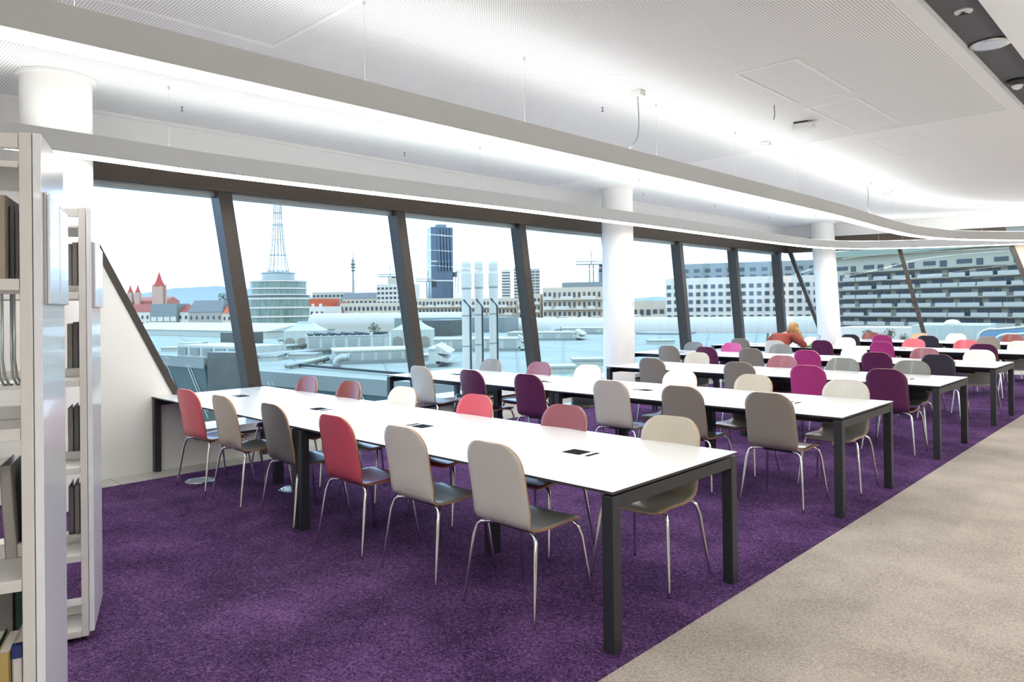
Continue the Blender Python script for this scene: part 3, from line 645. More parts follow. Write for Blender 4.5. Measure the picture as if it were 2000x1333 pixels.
# laptop
lp = thing('laptop', 'open dark laptop in front of the person in the rust sweater', 'laptop', (-5.60, 14.15, TH+.001), -1.0)
obj('keyboard_base', bx(-.16, .16, -.11, .11, 0, .018), darkm, lp, bevel=.004)
MS = Matrix.Translation((0, .11, .018)) @ Matrix.Rotation(-.25, 4, 'X')
obj('screen_lid', bx(-.16, .16, 0, .008, 0, .21, M=MS), darkm, lp, bevel=.003)
obj('screen', bx(-.15, .15, -.0015, 0.0, .01, .20, M=MS), emis('laptop_screen', (.6, .75, 1.), .7), lp)
bm = bmesh.new(); bmesh.ops.create_icosphere(bm, subdivisions=4, radius=1)
for v in bm.verts:
    c = v.co; k = 1+.12*math.sin(c.x*9+c.y*5)*math.cos(c.y*7); c.x *= .14*k; c.y *= .09*k; c.z = max(c.z, -.3)*.055*k+.0165*k
bag = obj('cloth_pouch', bm, mat('lime_green_cloth', (.25, .50, .08), .7), smooth=True); bag.location = (-5.40, 13.95, TH+.018); tagp(bag, 'lime green cloth pouch on the fifth table row beside the laptop', 'pouch')
bt = thing('water_bottle', 'olive green bottle on the table left of the person in the rust sweater', 'bottle', (-6.57, 14.42, TH+.001))
bm = bmesh.new(); lathe(bm, [(.03, 0), (.036, .004), (.036, .15), (.03, .18), (.016, .195), (.016, .205)], n=20); obj('body', bm, mat('olive_bottle', (.10, .14, .06), .35), bt, smooth=True)
bm = bmesh.new(); lathe(bm, [(.02, .2), (.02, .235), (.012, .24)], n=16); obj('cap', bm, mat('bottle_cap', (.05, .07, .04), .4), bt, smooth=True)
# ------------------------------------------------------------------ the city outside
GZ = -18.0
haze = lambda c, k: tuple(x*(1-k)+h*k for x, h in zip(c, (.72, .80, .85)))
EX = .68; EXT = (1.2, .93, .70)
def xm(n, c, **k):
    if 'vary' in k: v = list(k['vary']); v[1] = tuple(q*EX*w_ for q, w_ in zip(v[1], EXT)); k['vary'] = tuple(v)
    return mat('x_'+n, tuple(q*EX*w_ for q, w_ in zip(c, EXT)), **({'rough': .8} | k))
pale = xm('pale_wall', s2l(214, 212, 200)); pale2 = xm('pale_wall2', s2l(196, 200, 196)); winm = xm('far_window', s2l(62, 72, 82), rough=.35)
winm2 = xm('far_window_brown', s2l(120, 88, 80), rough=.3)
redroof = xm('red_tile_roof', s2l(176, 96, 82), vary=(.8, s2l(150, 84, 74), .3)); orange = xm('orange_wall', s2l(204, 98, 60)); greyroof = xm('grey_roof', s2l(120, 130, 136), rough=.5)
steelw = xm('white_sheet_metal', s2l(206, 222, 222), rough=.5, vary=(1.2, s2l(168, 188, 190), .2, (9, 9, .2))); steelg = xm('grey_sheet', s2l(132, 150, 156), rough=.5); galv = xm('galvanised_steel', s2l(170, 190, 198), rough=.3, metal=.5)
rooffelt = xm('roof_membrane', s2l(164, 184, 178), vary=(.25, s2l(132, 156, 154), .22)); darkgrille = xm('dark_grille', s2l(60, 72, 80)); treem = xm('tree_foliage', s2l(86, 104, 80), vary=(2, s2l(116, 128, 92), .3))
glassg = xm('green_facade_glass', s2l(150, 176, 168), rough=.25, vary=(.5, s2l(84, 116, 112), .2, (3, 3, .3))); whitem = xm('white_concrete', s2l(226, 230, 228))
teal = xm('dark_teal_facade', s2l(62, 88, 100), rough=.2, vary=(.3, s2l(84, 112, 124), .3)); slate = xm('slate_cladding', s2l(70, 78, 76), rough=.4, vary=(.5, s2l(92, 100, 96), .2)); trunkm = xm('bark', s2l(84, 70, 56))
struct('ground', bx(-3500, 3500, -200, 6500, GZ-1, GZ), xm('ground_city', s2l(150, 160, 150), vary=(.02, s2l(120, 136, 120), .3)))

def locate(pxL, dL, pxR, dR):
    A = W(pxL, 600, dL); B = W(pxR, 600, dR); A.z = B.z = 0; u = B-A
    return A, B, u.length, math.atan2(u.y, u.x)
def winmesh(w, h, m, dep=.12):
    bm = bmesh.new(); box(bm, -w/2, w/2, -dep, .02, -h/2, h/2); me = bpy.data.meshes.new('window'); bmesh.ops.recalc_face_normals(bm, faces=bm.faces); bm.to_mesh(me); bm.free(); me.materials.append(m); return me
def building(name, label, cat, pxL, dL, pxR, dR, pyTop, zb, thick, m, rows=0, cols=0, top=.9, bot=.12, ww=.5, wh=.5, wmat=None, group=None, roof=None, rh=0, skip=None, wm2=None, pyRef=None):
    A, B, Ln, ang = locate(pxL, dL, pxR, dR)
    zt = zat((pxL+pxR)/2 if pyRef is None else pyRef, pyTop, (A+B)/2 if pyRef is None else A)
    t = thing(name, label, cat, (A.x, A.y, zb), ang, group); H = zt-zb
    if roof is None: obj('wall', bx(0, Ln, 0, thick, 0, H), m, t)
    else:
        obj('wall', bx(0, Ln, 0, thick, 0, H-rh), m, t); bm = bmesh.new(); o_ = .3
        if roof[0] == 'gable': hull8(bm, [(-o_, -o_, H-rh), (-o_, thick+o_, H-rh), (-o_, thick/2+.01, H), (-o_, thick/2-.01, H)], [(Ln+o_, -o_, H-rh), (Ln+o_, thick+o_, H-rh), (Ln+o_, thick/2+.01, H), (Ln+o_, thick/2-.01, H)])
        else: hull8(bm, [(-o_, -o_, H-rh), (Ln+o_, -o_, H-rh), (Ln+o_, thick+o_, H-rh), (-o_, thick+o_, H-rh)], [(1, rh*.5, H), (Ln-1, rh*.5, H), (Ln-1, thick-1, H), (1, thick-1, H)])
        obj('roof', bm, roof[1], t)
    if rows:
        Hh = H-rh; sx = Ln/cols; z0, z1 = Hh*bot, Hh*top; sz = (z1-z0)/rows; me = winmesh(sx*ww, sz*wh, wmat or winm); me2 = winmesh(sx*ww, sz*wh, wm2) if wm2 else me
        n = 0
        for j in range(rows-1, -1, -1):
            for i in range(cols):
                if skip and skip(i, j): continue
                if n >= 100: break
                o = bpy.data.objects.new('window', me2 if (i*7+j*3) % 5 == 0 else me); C.objects.link(o); o.parent = t; o.location = (sx*(i+.5), 0, z0+sz*(j+.5)); n += 1
    return t, Ln, H

# neighbouring roof terrain
RZ = -3.0
P = lambda px, py: onz(px, py, RZ)
e1, e2, e3, e4 = P(236, 690), P(405, 702), P(440, 722), P(1000, 764)
far1, far2 = P(150, 648), P(1620, 652)
near = [e1, e2, e2+(e3-e2)*.9, e3, e4, e4+(e4-e3)*1.2]
pts = near+[far2, far1]
bm = bmesh.new(); prism(bm, [(p.x, p.y) for p in pts], RZ-.6, RZ)
rt = obj('flat_roof', bm, rooffelt); tagp(rt, 'broad pale flat roof of the neighbouring building just outside the windows', 'roof')
rb = bmesh.new()
for k in range(16):
    p_, q_ = P(250+85*k, 700+5.2*k), P(150+95*k, 650)
    dv = (q_-p_); p_ = p_+dv*.02; q_ = p_+dv*.9; tube(rb, [p_+Vector((0, 0, .03)), q_+Vector((0, 0, .03))], .05, 4)
obj('roof_seam', rb, steelg, rt)
def facade(pa, pb, lab, slope):
    u = (pb-pa); Ln = u.length; ang = math.atan2(u.y, u.x); t = thing('sloped_facade', lab, 'facade', (pa.x, pa.y, RZ), ang)
    D = RZ-GZ
    bm = bmesh.new(); hull8(bm, [(0, -.3, -.6), (Ln, -.3, -.6), (Ln, .4, -.6), (0, .4, -.6)], [(0, slope, -D), (Ln, slope, -D), (Ln, slope+.7, -D), (0, slope+.7, -D)]); obj('glass_wall', bm, teal, t)
    obj('coping', bx(0, Ln, -.35, .4, -.9, .12), steelg, t); obj('transom', bx(0, Ln, -.42+slope*.25, -.2+slope*.25, -D*.25-.12, -D*.25+.12), steelw, t)
    n = max(3, int(Ln/4.5))
    for i in range(n):
        x = Ln*(i+.3)/n; bm = bmesh.new(); tube(bm, [(x, -.34, -.6), (x+3.2, -.36+slope*.4, -D*.4)], .06, 6); obj('diagonal_bar', bm, steelw, t)
        bm = bmesh.new(); tube(bm, [(x+.5, -.34, -.6), (x+3.7, -.36+slope*.4, -D*.4)], .05, 6); obj('diagonal_bar', bm, steelw, t)
facade(e1, e2, 'teal glass facade with slanting bars below the left end of the flat roof', 1.5)
facade(e3, e4, 'long teal glass facade with slanting bars below the main flat roof', 1.5)
# dark clad block with small light windows
t, Ln, H = building('clad_block', 'dark slate clad block rising between the two glass facades', 'building', 404, 47, 474, 46, 689, GZ, 1.2, slate, 1, 4, .42, .30, .8, .8, xm('sky_blue_glass', s2l(150, 200, 220), rough=.1))
# white halls on the left
building('white_hall', 'long white sheet metal hall beyond the left window pane', 'hall', 230, 150, 520, 118, 632, RZ, 14, steelw, roof=('gable', steelw), rh=1.2)
building('roof_unit', 'low white plant box on the roof in front of the long white hall', 'plant unit', 345, 72, 470, 66, 676, RZ, 5, steelw, 1, 5, .9, .2, .7, .8, steelg)
building('roof_unit', 'dark louvred box against the long white hall', 'plant unit', 430, 100, 482, 98, 650, RZ, 3, slate)
for i, (px, py_, d, wd) in enumerate([(350, 686, 60, 3.2), (378, 677, 66, 2.6), (512, 704, 47, 3.4), (805, 703, 50, 3.6), (1085, 727, 40, 2.6), (1150, 712, 46, 2.6), (596, 700, 50, 2.6), (1290, 672, 66, 3.0)]):
    p = P(px, py_); r_ = thing('roof_hatch', 'low pale roof hatch, %s counting from the left of those on the flat roof' % ['first', 'second', 'third', 'fifth', 'sixth', 'seventh', 'fourth', 'eighth'][i], 'roof hatch', (p.x, p.y, RZ), YAW, 'low hatches on the flat roof')
    obj('curb', bx(-wd/2, wd/2, -1, 1, 0, .35), steelw, r_); obj('lid', bx(-wd/2-.1, wd/2+.1, -1.1, 1.1, .35, .5), galv, r_)
# cooling towers
for (px, py0, d, wpx, lab) in [(590, 629, 84, 72, 'white cooling tower with arched openings left of the container row'), (803, 627, 84, 78, 'white cooling tower with arched openings right of the container row')]:
    A = W(px, 660, d); wd = wpx*d/FPX; t = thing('cooling_tower', lab, 'cooling tower', (A.x, A.y, RZ), YAW, 'cooling towers on the roof'); zt = zat(px, py0+18, A)-RZ; z2 = zat(px, py0, A)-RZ
    obj('casing', bx(-wd/2, wd/2, 0, wd*.8, 0, zt), steelw, t)
    bm = bmesh.new(); q = wd*.5; prev_ = None
    for (s, z) in ((1.02, zt), (.62, zt+(z2-zt)*.45), (.42, zt+(z2-zt)*.8), (.40, z2)):
        c = wd*.4; ring = [bm.verts.new((a*q*s, c+b*q*.8*s, z)) for a, b in ((-1, -1), (1, -1), (1, 1), (-1, 1))]
        if prev_:
            for k in range(4): bm.faces.new((prev_[k], prev_[(k+1) % 4], ring[(k+1) % 4], ring[k]))
        prev_ = ring
    bm.faces.new(prev_); obj('fan_hood', bm, steelw, t)
    for k in range(3):
        x = -wd/2+wd*(k+.5)/3; bm = bmesh.new(); n_ = 10; w_ = wd*.12; h_ = zt*.34
        vs = [(x-w_, .25), (x+w_, .25)]+[(x+w_*math.cos(PI*j/n_), .25+h_+w_*.7*math.sin(PI*j/n_)) for j in range(n_+1)]
        hull8(bm, [(a, -.12, b) for a, b in vs], [(a, .05, b) for a, b in vs]); obj('louvre', bm, xm('louvre', s2l(150, 156, 150)), t)
def unit(name, lab, cat, pxL, dL, pxR, dR, pyT, th, m=steelw, ribs=0, hood=0, duct=None, zb=RZ):
    t, Ln, H = building(name, lab, cat, pxL, dL, pxR, dR, pyT, zb, th, m)
    obj('base_frame', bx(-.2, Ln+.2, -.3, th, 0, .28), steelg, t)
    for i in range(ribs): obj('door_panel', bx(Ln*(i+.15)/ribs, Ln*(i+.85)/ribs, -.06, .02, H*.18, H*.9), galv, t)
    for k in range(hood):
        z = H*(.35+.45*k); bm = bmesh.new(); hull8(bm, [(Ln, 0, z), (Ln, th, z), (Ln, th, z+.65), (Ln, 0, z+.65)], [(Ln+1.1, 0, z-.1), (Ln+1.1, th, z-.1), (Ln+1.1, th, z), (Ln+1.1, 0, z)]); obj('rain_hood', bm, steelw, t)
    if name == 'container_row':
        for i in range(9): obj('top_coil', bx(Ln*(i+.1)/9, Ln*(i+.8)/9, .1, th-.3, H+.1, H+.28+.08*(i % 2)), darkgrille, t)
    obj('top_cap', bx(-.1, Ln+.1, -.1, th+.1, H, H+.12), steelw, t)
    return t, Ln, H
unit('air_handler', 'long white rooftop air handler with a silver duct elbow, behind the near chairs', 'plant unit', 653, 60, 812, 62, 686, 5, ribs=6)
unit('air_handler', 'white rooftop air handler right of the third mullion, with rain hoods', 'plant unit', 836, 56, 850, 56, 684, 5, hood=2)
unit('air_handler', 'white rooftop air handler behind the three exhaust pipes, with rain hoods', 'plant unit', 845, 76, 1012, 76, 664, 4, ribs=5, hood=2)
unit('air_handler', 'white rooftop air handler right of the three exhaust pipes', 'plant unit', 990, 100, 1122, 98, 651, 5, ribs=4, hood=2)
unit('air_handler', 'farther white rooftop air handler left of the middle column', 'plant unit', 1078, 122, 1200, 118, 642, 6, ribs=4)
unit('air_handler', 'blue white rooftop unit just right of the middle column', 'plant unit', 1245, 116, 1330, 112, 655, 6, ribs=3)
unit('container_row', 'row of white containers with a corrugated top between the cooling towers', 'plant unit', 600, 74, 725, 76, 658, 5, ribs=5)
unit('container_row', 'white sheet container with dark frames right of the container row', 'plant unit', 727, 76, 750, 76, 656, 3, ribs=2)
# duct elbows
def elbow(px, d, r, s, lab):
    p = W(px, 700, d); t = thing('duct_elbow', lab, 'duct', (p.x, p.y, RZ), YAW)
    pts_ = [(-s*1.2, 0, 0), (-s*1.2, 0, s*.5)]+[(-s*1.2+s*.9*(1-math.cos(a)), 0, s*.5+s*.9*math.sin(a)) for a in [PI/2*k/6 for k in range(1, 7)]]+[(s*.5, 0, s*1.4)]
    obj('pipe_bend', tube(bmesh.new(), pts_, r, 16), galv, t, smooth=True); bm = bmesh.new(); tube(bm, [(s*.45, 0, s*1.4), (s*.6, 0, s*1.4)], r*1.12, 16); obj('flange', bm, galv, t)
elbow(675, 56, .30, .6, 'silver duct elbow in front of the long rooftop air handler')
elbow(865, 70, .36, .6, 'silver duct elbow left of the three exhaust pipes'); elbow(1092, 112, .45, .8, 'small silver duct elbow left of the middle column')
# pipe runs on the roof
for i, (a, b, z, lab) in enumerate([((500, 706), (650, 692), .5, 'nearest'), ((505, 694), (600, 690), .8, 'second'), ((510, 688), (640, 680), .5, 'third'), ((545, 680), (640, 679), 1.0, 'fourth'), ((560, 722), (640, 708), .3, 'front')]):
    p, q = P(*a), P(*b); p.z = q.z = RZ+z; u = (q-p); t = thing('roof_pipe', '%s silver pipe run lying on the flat roof seen through the second window' % lab, 'pipe', (0, 0, 0), 0, 'pipe runs on the flat roof')
    obj('pipe', tube(bmesh.new(), [p, q], .22, 10), galv, t, smooth=True)
    for k in range(5):
        c = p+u*(k+.5)/5; obj('support', bx(c.x-.08, c.x+.08, c.y-.08, c.y+.08, RZ, RZ+z), steelg, t)
p = P(560, 716); q = P(850, 742)
o = obj('cable_tray', tube(bmesh.new(), [p+Vector((0, 0, .2)), q+Vector((0, 0, .2))], .12, 4), darkgrille); tagp(o, 'dark cable tray running along the front edge of the flat roof', 'cable tray')
# three exhaust pipes
for i, (px, w_) in enumerate([(911.5, 19), (935.5, 17), (964, 18)]):
    d = 44+i*1.2; A = W(px, 600, d); r = w_*d/FPX/2; t = thing('exhaust_pipe', ['tall white exhaust pipe, left of the three beyond the fourth window', 'tall white exhaust pipe, middle of the three beyond the fourth window', 'tall white exhaust pipe, right of the three beyond the fourth window'][i], 'exhaust pipe', (A.x, A.y, RZ), 0, 'three exhaust pipes'); H = zat(px, 511, A)-RZ
    bm = bmesh.new(); lathe(bm, [(r, -3), (r, H-1.6), (r*1.1, H-1.6), (r*1.1, H-.75), (r*.92, H-.7), (r*.92, H-.5), (r*1.0, H-.5), (r*1.0, H-.15), (r*.85, H), (r*.3, H)], n=24); obj('shaft', bm, xm('pipe_white', s2l(214, 226, 230), rough=.7), t)
    for z in (H*.3, H*.55, H-1.7): bm = bmesh.new(); lathe(bm, [(r, z), (r*1.06, z), (r*1.06, z+.06), (r, z+.06)], n=24); obj('band', bm, steelg, t)
    bm = bmesh.new(); tube(bm, [(r*1.15, 0, 0), (r*1.15, 0, H*.62), (r*.4, -r*1.1, H*.68), (-r*1.1, 0, H*.7)], .05, 6); obj('cable', bm, darkgrille, t)
    if i: bm = bmesh.new(); [tube(bm, [(-r*1.25+(k % 2)*.0, -.0, H*.1+k*.4), (-r*1.25+.25, 0, H*.1+k*.4)], .02, 4) for k in range(14)]; obj('ladder', bm, darkgrille, t)
# curved long hall behind the roof
for (a, da, b, db, pt, pb_, lab) in [(600, 190, 905, 178, 613, 648, 'long silver hall with a rounded roof behind the left cooling tower'), (975, 150, 1600, 128, 623, 650, 'long pale hall with a rounded roof in front of the apartment blocks')]:
    A, B, Ln, ang = locate(a, da, b, db); zt = zat(a, pt, A); t = thing('curved_hall', lab, 'hall', (A.x, A.y, RZ-3), ang); H = zt-RZ+3
    n_ = 12; vs = [(0, 0)]+[(3.2*(1-math.cos(PI/2*k/n_)), H-3.2+3.2*math.sin(PI/2*k/n_)) for k in range(n_+1)]+[(10, H), (10, 0)]
    bm = bmesh.new(); hull8(bm, [(0, y, z) for y, z in vs], [(Ln, y, z) for y, z in vs]); obj('shell', bm, xm('hall_sheet', s2l(206, 212, 210), rough=.4, vary=(2, s2l(186, 194, 192), .2, (4, .1, .1))), t)
    for k in range(8): obj('roof_rib', bx(Ln*(k+.5)/8-.08, Ln*(k+.5)/8+.08, 3.2, 10, H, H+.1), steelg, t)
building('grey_hall', 'flat grey hall behind the right cooling tower and the exhaust pipes', 'hall', 770, 140, 985, 135, 621, RZ-2, 12, steelg)
building('grey_hall', 'darker boxed hall section just right of the third mullion', 'hall', 822, 120, 880, 118, 626, RZ-2, 8, slate)
# round glass tower with lattice mast
D = 300; A = W(544, 600, D); t = thing('round_tower', 'round green glass office tower with a white lattice mast on top', 'tower', (A.x, A.y, GZ), 0); k_ = D/FPX
zz = lambda py_: zat(544, py_, A)-GZ
def ring(r, z0, z1, m, nm): bm = bmesh.new(); lathe(bm, [(r, z0), (r, z1)], n=48); obj(nm, bm, m, t, smooth=False)
ring(59*k_, 0, zz(580), glassg, 'lower_drum'); ring(53*k_, zz(580), zz(549), glassg, 'middle_drum'); ring(31*k_, zz(549), zz(534), galv, 'upper_drum')
for py_ in (668, 652, 636, 620, 603, 586): ring(60.5*k_, zz(py_), zz(py_-3.2), whitem, 'floor_band')
for py_ in (578, 566, 552): ring(54.5*k_, zz(py_), zz(py_-2.6), whitem, 'floor_band')
ring(61.5*k_, zz(579), zz(577.5), steelg, 'terrace_rail'); ring(32*k_, zz(535.5), zz(533.5), steelg, 'crown')
mastm = xm('mast_grey', s2l(140, 150, 152))
def mr(s): return (6.0+14.5*(1-s)**2.4)*k_
zm0, zm1 = zz(534), zz(338)
for k in range(14):
    bm = bmesh.new(); a = 2*PI*k/14; tube(bm, [(mr(s/12)*math.cos(a), mr(s/12)*math.sin(a), zm0+(zm1-zm0)*s/12) for s in range(13)], .11, 4); obj('mast_leg', bm, mastm, t)
for s in (.02, .18, .33, .48, .60, .72, .84, .96):
    bm = bmesh.new(); r = mr(s); z = zm0+(zm1-zm0)*s; tube(bm, [(r*math.cos(2*PI*j/20), r*math.sin(2*PI*j/20), z) for j in range(21)], .16, 4, cap=False); obj('mast_ring', bm, steelg, t)
# TV tower
D = 1400; A = W(690, 560, D); t = thing('tv_tower', 'slender television tower with a turned cabin on the skyline', 'tower', (A.x, A.y, GZ)); z = lambda q: zat(690, q, A)-GZ; k_ = D/FPX
bm = bmesh.new(); lathe(bm, [(3.*k_, 0), (1.9*k_, z(530)), (1.7*k_, z(505))], n=16); obj('shaft', bm, xm('tv_grey', s2l(168, 176, 178)), t)
for (a, b, r) in ((530, 527, 3.6), (524, 521, 4.4), (519, 514, 4.), (512, 508, 3.)): bm = bmesh.new(); lathe(bm, [(r*k_*.8, z(a)), (r*1.25*k_, z((a+b)/2)), (r*k_*.8, z(b))], n=20); obj('cabin', bm, xm('tv_cabin', s2l(110, 132, 136)), t, smooth=True)
bm = bmesh.new(); lathe(bm, [(.9*k_, z(508)), (.6*k_, z(494)), (.3*k_, z(481))], n=10); obj('antenna', bm, xm('tv_ant', s2l(170, 176, 180)), t)
# dark skyscraper
D = 900; t, Ln, H = building('skyscraper', 'dark blue glass skyscraper with folded facade', 'tower', 843, D, 886, D*1.01, 444, GZ, 25, xm('dark_blue_glass', s2l(62, 84, 112), rough=.15, vary=(.03, s2l(96, 116, 138), .25, (2.5, 1, .25))))
obj('crown_box', bx(Ln*.3, Ln*.75, 4, 18, H, H+4), steelg, t)
for q in range(5):
    bm = bmesh.new(); x0 = Ln*(.3+.14*q); hull8(bm, [(x0, -.2, H*.55), (x0+Ln*.09, -.2, H*.55), (x0+Ln*.09, -3.5, H*.55), (x0+Ln*.02, -3.5, H*.55)], [(x0-Ln*.03, -.2, H*.985), (x0+Ln*.07, -.2, H*.985), (x0+Ln*.06, -1.5, H*.985), (x0, -1.5, H*.985)]); obj('facade_fold', bm, MATS['x_dark_blue_glass'], t)
for f in (.64, .44, .20): obj('floor_line', bx(-.3, Ln+.3, -.5, 1, H*f, H*f+1.6), whitem, t)
# church
D = 620; k_ = D/FPX
t = thing('church', 'brick church with three red pointed towers on the left skyline', 'church', tuple(W(290, 600, D).xy)+(GZ,), YAW); A = W(290, 600, D); z = lambda q: zat(290, q, A)-GZ
brick = xm('church_stone', s2l(206, 178, 170)); redsp = xm('church_red', s2l(190, 84, 72))
def spire(cx, hw, zb_, zt_, ze, nm):
    x = (cx-290)*k_; w_ = hw*k_; o = obj(nm, bx(x-w_, x+w_, -w_, w_, 0, zb_), brick, t); bm = bmesh.new(); lathe(bm, [(w_*1.2, zb_), (w_*.55, zb_+(zt_-zb_)*.45), (.1, zt_)], (x, 0, 0), 8); obj('spire', bm, redsp, o)
    return o
spire(255, 4.6, z(571), z(556), 0, 'tower'); spire(269.5, 4.6, z(571), z(556), 0, 'tower'); o = spire(311.5, 9.5, z(560), z(531), 0, 'tower')
for dx in (-12.5, 12.5): bm = bmesh.new(); x = (311.5+dx-290)*k_; lathe(bm, [(2*k_, 0), (2*k_, z(560)), (.1, z(553))], (x, 0, 0), 8); obj('turret', bm, brick, t)
bm = bmesh.new(); hull8(bm, [(-38*k_, 2, 0), (-38*k_, 26, 0), (-38*k_, 26, z(588)), (-38*k_, 14, z(580)), (-38*k_, 2, z(588))], [(34*k_, 2, 0), (34*k_, 26, 0), (34*k_, 26, z(588)), (34*k_, 14, z(580)), (34*k_, 2, z(588))]); obj('nave', bm, xm('nave_red', s2l(186, 120, 108)), t)
# old town row
building('town_house', 'white town house with a red tiled roof, left of the grey modern block', 'house', 205, 330, 293, 322, 595, GZ, 8, whitem, 3, 9, .95, .5, .35, .5, group='houses on the skyline', roof=('gable', redroof), rh=3.4)
building('office_block', 'grey modern block between the two red roofed houses on the left', 'building', 294, 318, 345, 314, 594, GZ, 8, steelg, 2, 4, .78, .5, .8, .6, whitem)
building('town_house', 'small pale house with an orange roof right of the grey modern block', 'house', 346, 316, 369, 314, 596, GZ, 8, whitem, 3, 2, .95, .5, .35, .5, group='houses on the skyline', roof=('gable', redroof), rh=3)
building('mansard_house', 'grey house with a dark mansard roof and dormers on the left', 'house', 368, 312, 434, 306, 587, GZ, 8, xm('house_grey', s2l(176, 180, 180)), 3, 6, .95, .5, .3, .5, roof=('hip', greyroof), rh=5)
building('town_house', 'cream house with a bright orange tiled roof beside the second mullion', 'house', 434, 306, 470, 302, 593, GZ, 8, pale, 3, 4, .95, .5, .35, .5, group='houses on the skyline', roof=('gable', xm('orange_roof', s2l(204, 112, 78))), rh=4)
building('town_house', 'orange rendered house beside the round glass tower', 'house', 604, 260, 634, 258, 584, GZ, 10, orange, 1, 2, .95, .78, .4, .7, wmat=whitem, group='houses on the skyline')
building('town_house', 'white lower house in front of the orange rendered one', 'house', 604, 240, 634, 238, 599, GZ, 10, whitem, 2, 3, .95, .7, .4, .5, group='houses on the skyline')
building('town_house', 'house with a rose red roof right of the orange house', 'house', 634, 262, 665, 260, 590, GZ, 10, whitem, roof=('gable', xm('rose_roof', s2l(160, 104, 100))), rh=5)
t, _, _ = building('apartment_house', 'pale apartment house with roof terraces right of the orange house', 'building', 610, 400, 672, 396, 571, GZ, 12, pale2, 2, 8, .97, .8, .6, .5)
building('apartment_house', 'pale long house below the television tower', 'building', 668, 380, 736, 372, 572, GZ, 12, pale, 2, 8, .97, .8, .5, .5, roof=('hip', greyroof), rh=3)
t, Ln, H = building('apartment_tower', 'white apartment tower with balconies left of the third mullion', 'building', 736, 350, 792, 344, 555, GZ, 14, whitem, 4, 7, .97, .68, .6, .45)
building('apartment_tower', 'stepped glass penthouse block behind the white apartment tower', 'building', 758, 365, 786, 362, 543, GZ, 8, pale2)
# long housing blocks
def housing(lab, pxL, dL, pxR, dR, pyT, rows, cols, topf, botf, bal=True, m=pale, zb=GZ, name='housing_block', ww=.5, wm2=None, bm_=whitem, wh=.5):
    t, Ln, H = building(name, lab, 'building', pxL, dL, pxR, dR, pyT, zb, 12, m, rows, cols, topf, botf, ww, wh, None, 'long housing blocks', wm2=wm2)
    if bal:
        z0, z1 = H*botf, H*topf; sz = (z1-z0)/rows
        for j in range(rows):
            o = obj('balcony', bx(Ln*.02, Ln*.98, -1.2, 0, z0+sz*j-.12, z0+sz*j+.05), bm_, t); bm = bmesh.new(); r_ = random.Random(j+int(pxL)); x = Ln*.02
            while x < Ln*.96:
                w_ = min(Ln*.98-x, r_.uniform(2.0, 5.5)); box(bm, x, x+w_, -1.25, -1.15, z0+sz*j, z0+sz*j+sz*.34); x += w_+r_.uniform(.2, 2.6)
            obj('parapet', bm, bm_, o)
    return t, Ln, H
housing('long white housing block seen left of the third mullion', 664, 262, 800, 256, 592, 2, 16, .97, .72, False)
housing('long white housing block continuing right of the third mullion', 803, 250, 903, 246, 583, 3, 14, .98, .64)
housing('low white housing block behind the exhaust pipes', 906, 240, 1010, 236, 583, 3, 14, .98, .64, wm2=winm2)
housing('white and brown balcony block left of the middle column', 1013, 228, 1056, 226, 575, 4, 6, .97, .55)
housing('white and brown balcony block directly beside the middle column', 1060, 222, 1215, 216, 561, 4, 16, .97, .50, wm2=winm2, ww=.45)
obj_ = building('roof_storey', 'set back grey roof storey above the balcony block by the middle column', 'building', 1098, 240, 1215, 234, 551, GZ, 8, steelg)
# far towers and cranes on the skyline
building('apartment_tower', 'far white residential tower with banded floors, left of the fourth mullion', 'building', 980, 800, 998, 800, 527, GZ, 16, whitem, 12, 1, .97, .35, .85, .35)
building('apartment_tower', 'far white residential tower just behind the fourth mullion', 'building', 1004, 760, 1022, 760, 521, GZ, 16, whitem, 12, 2, .97, .35, .8, .4)
building('apartment_tower', 'far pale residential tower right of the fourth mullion', 'building', 1037, 740, 1055, 740, 525, GZ, 16, pale2, 12, 2, .97, .35, .8, .4)
building('skyscraper', 'distant slate blue office tower touching the middle column', 'tower', 1172, 900, 1190, 900, 524, GZ, 16, greyroof)
def crane(px, pyt, pyb, jl, jr, D, lab):
    A = W(px, pyt, D); k_ = D/FPX; t = thing('tower_crane', lab, 'crane', (A.x, A.y, GZ), YAW, 'tower cranes on the skyline'); H = zat(px, pyt, A)-GZ; m = xm('crane_grey', s2l(150, 158, 146))
    bm = bmesh.new(); w_ = .9
    for (a, b) in ((-w_, -w_), (w_, -w_), (w_, w_), (-w_, w_)): tube(bm, [(a, b, 0), (a, b, H)], .26, 4)
    for k in range(int(H/4)): tube(bm, [(-w_, -w_, k*4), (w_, -w_, k*4+4)], .1, 4)
    obj('mast', bm, m, t); bm = bmesh.new()
    for (y, z_) in ((-.6, H), (.6, H), (0, H+1.4)): tube(bm, [(jl*k_, y, z_), (jr*k_, y, z_)], .3, 4)
    n_ = 24
    for k in range(n_): x = (jl+(jr-jl)*k/n_)*k_; x2 = (jl+(jr-jl)*(k+1)/n_)*k_; tube(bm, [(x, -.6, H), ((x+x2)/2, 0, H+1.4), (x2, -.6, H)], .09, 4)
    obj('jib', bm, m, t); s = jl if abs(jl) < abs(jr) else jr; obj('counterweight', bx(s*k_-1.6, s*k_+1.6, -1, 1, H-3.5, H), darkgrille, t)
    bm = bmesh.new(); tube(bm, [(0, 0, H), (0, 0, H+6)], .25, 4); tube(bm, [(0, 0, H+6), (jl*k_*.8, 0, H+1.4)], .07, 4); tube(bm, [(0, 0, H+6), (jr*k_*.7, 0, H+1.4)], .07, 4); obj('apex', bm, m, t)
crane(1155, 517, 570, -30, 22, 330, 'tower crane with a dark counterweight beside the middle column')
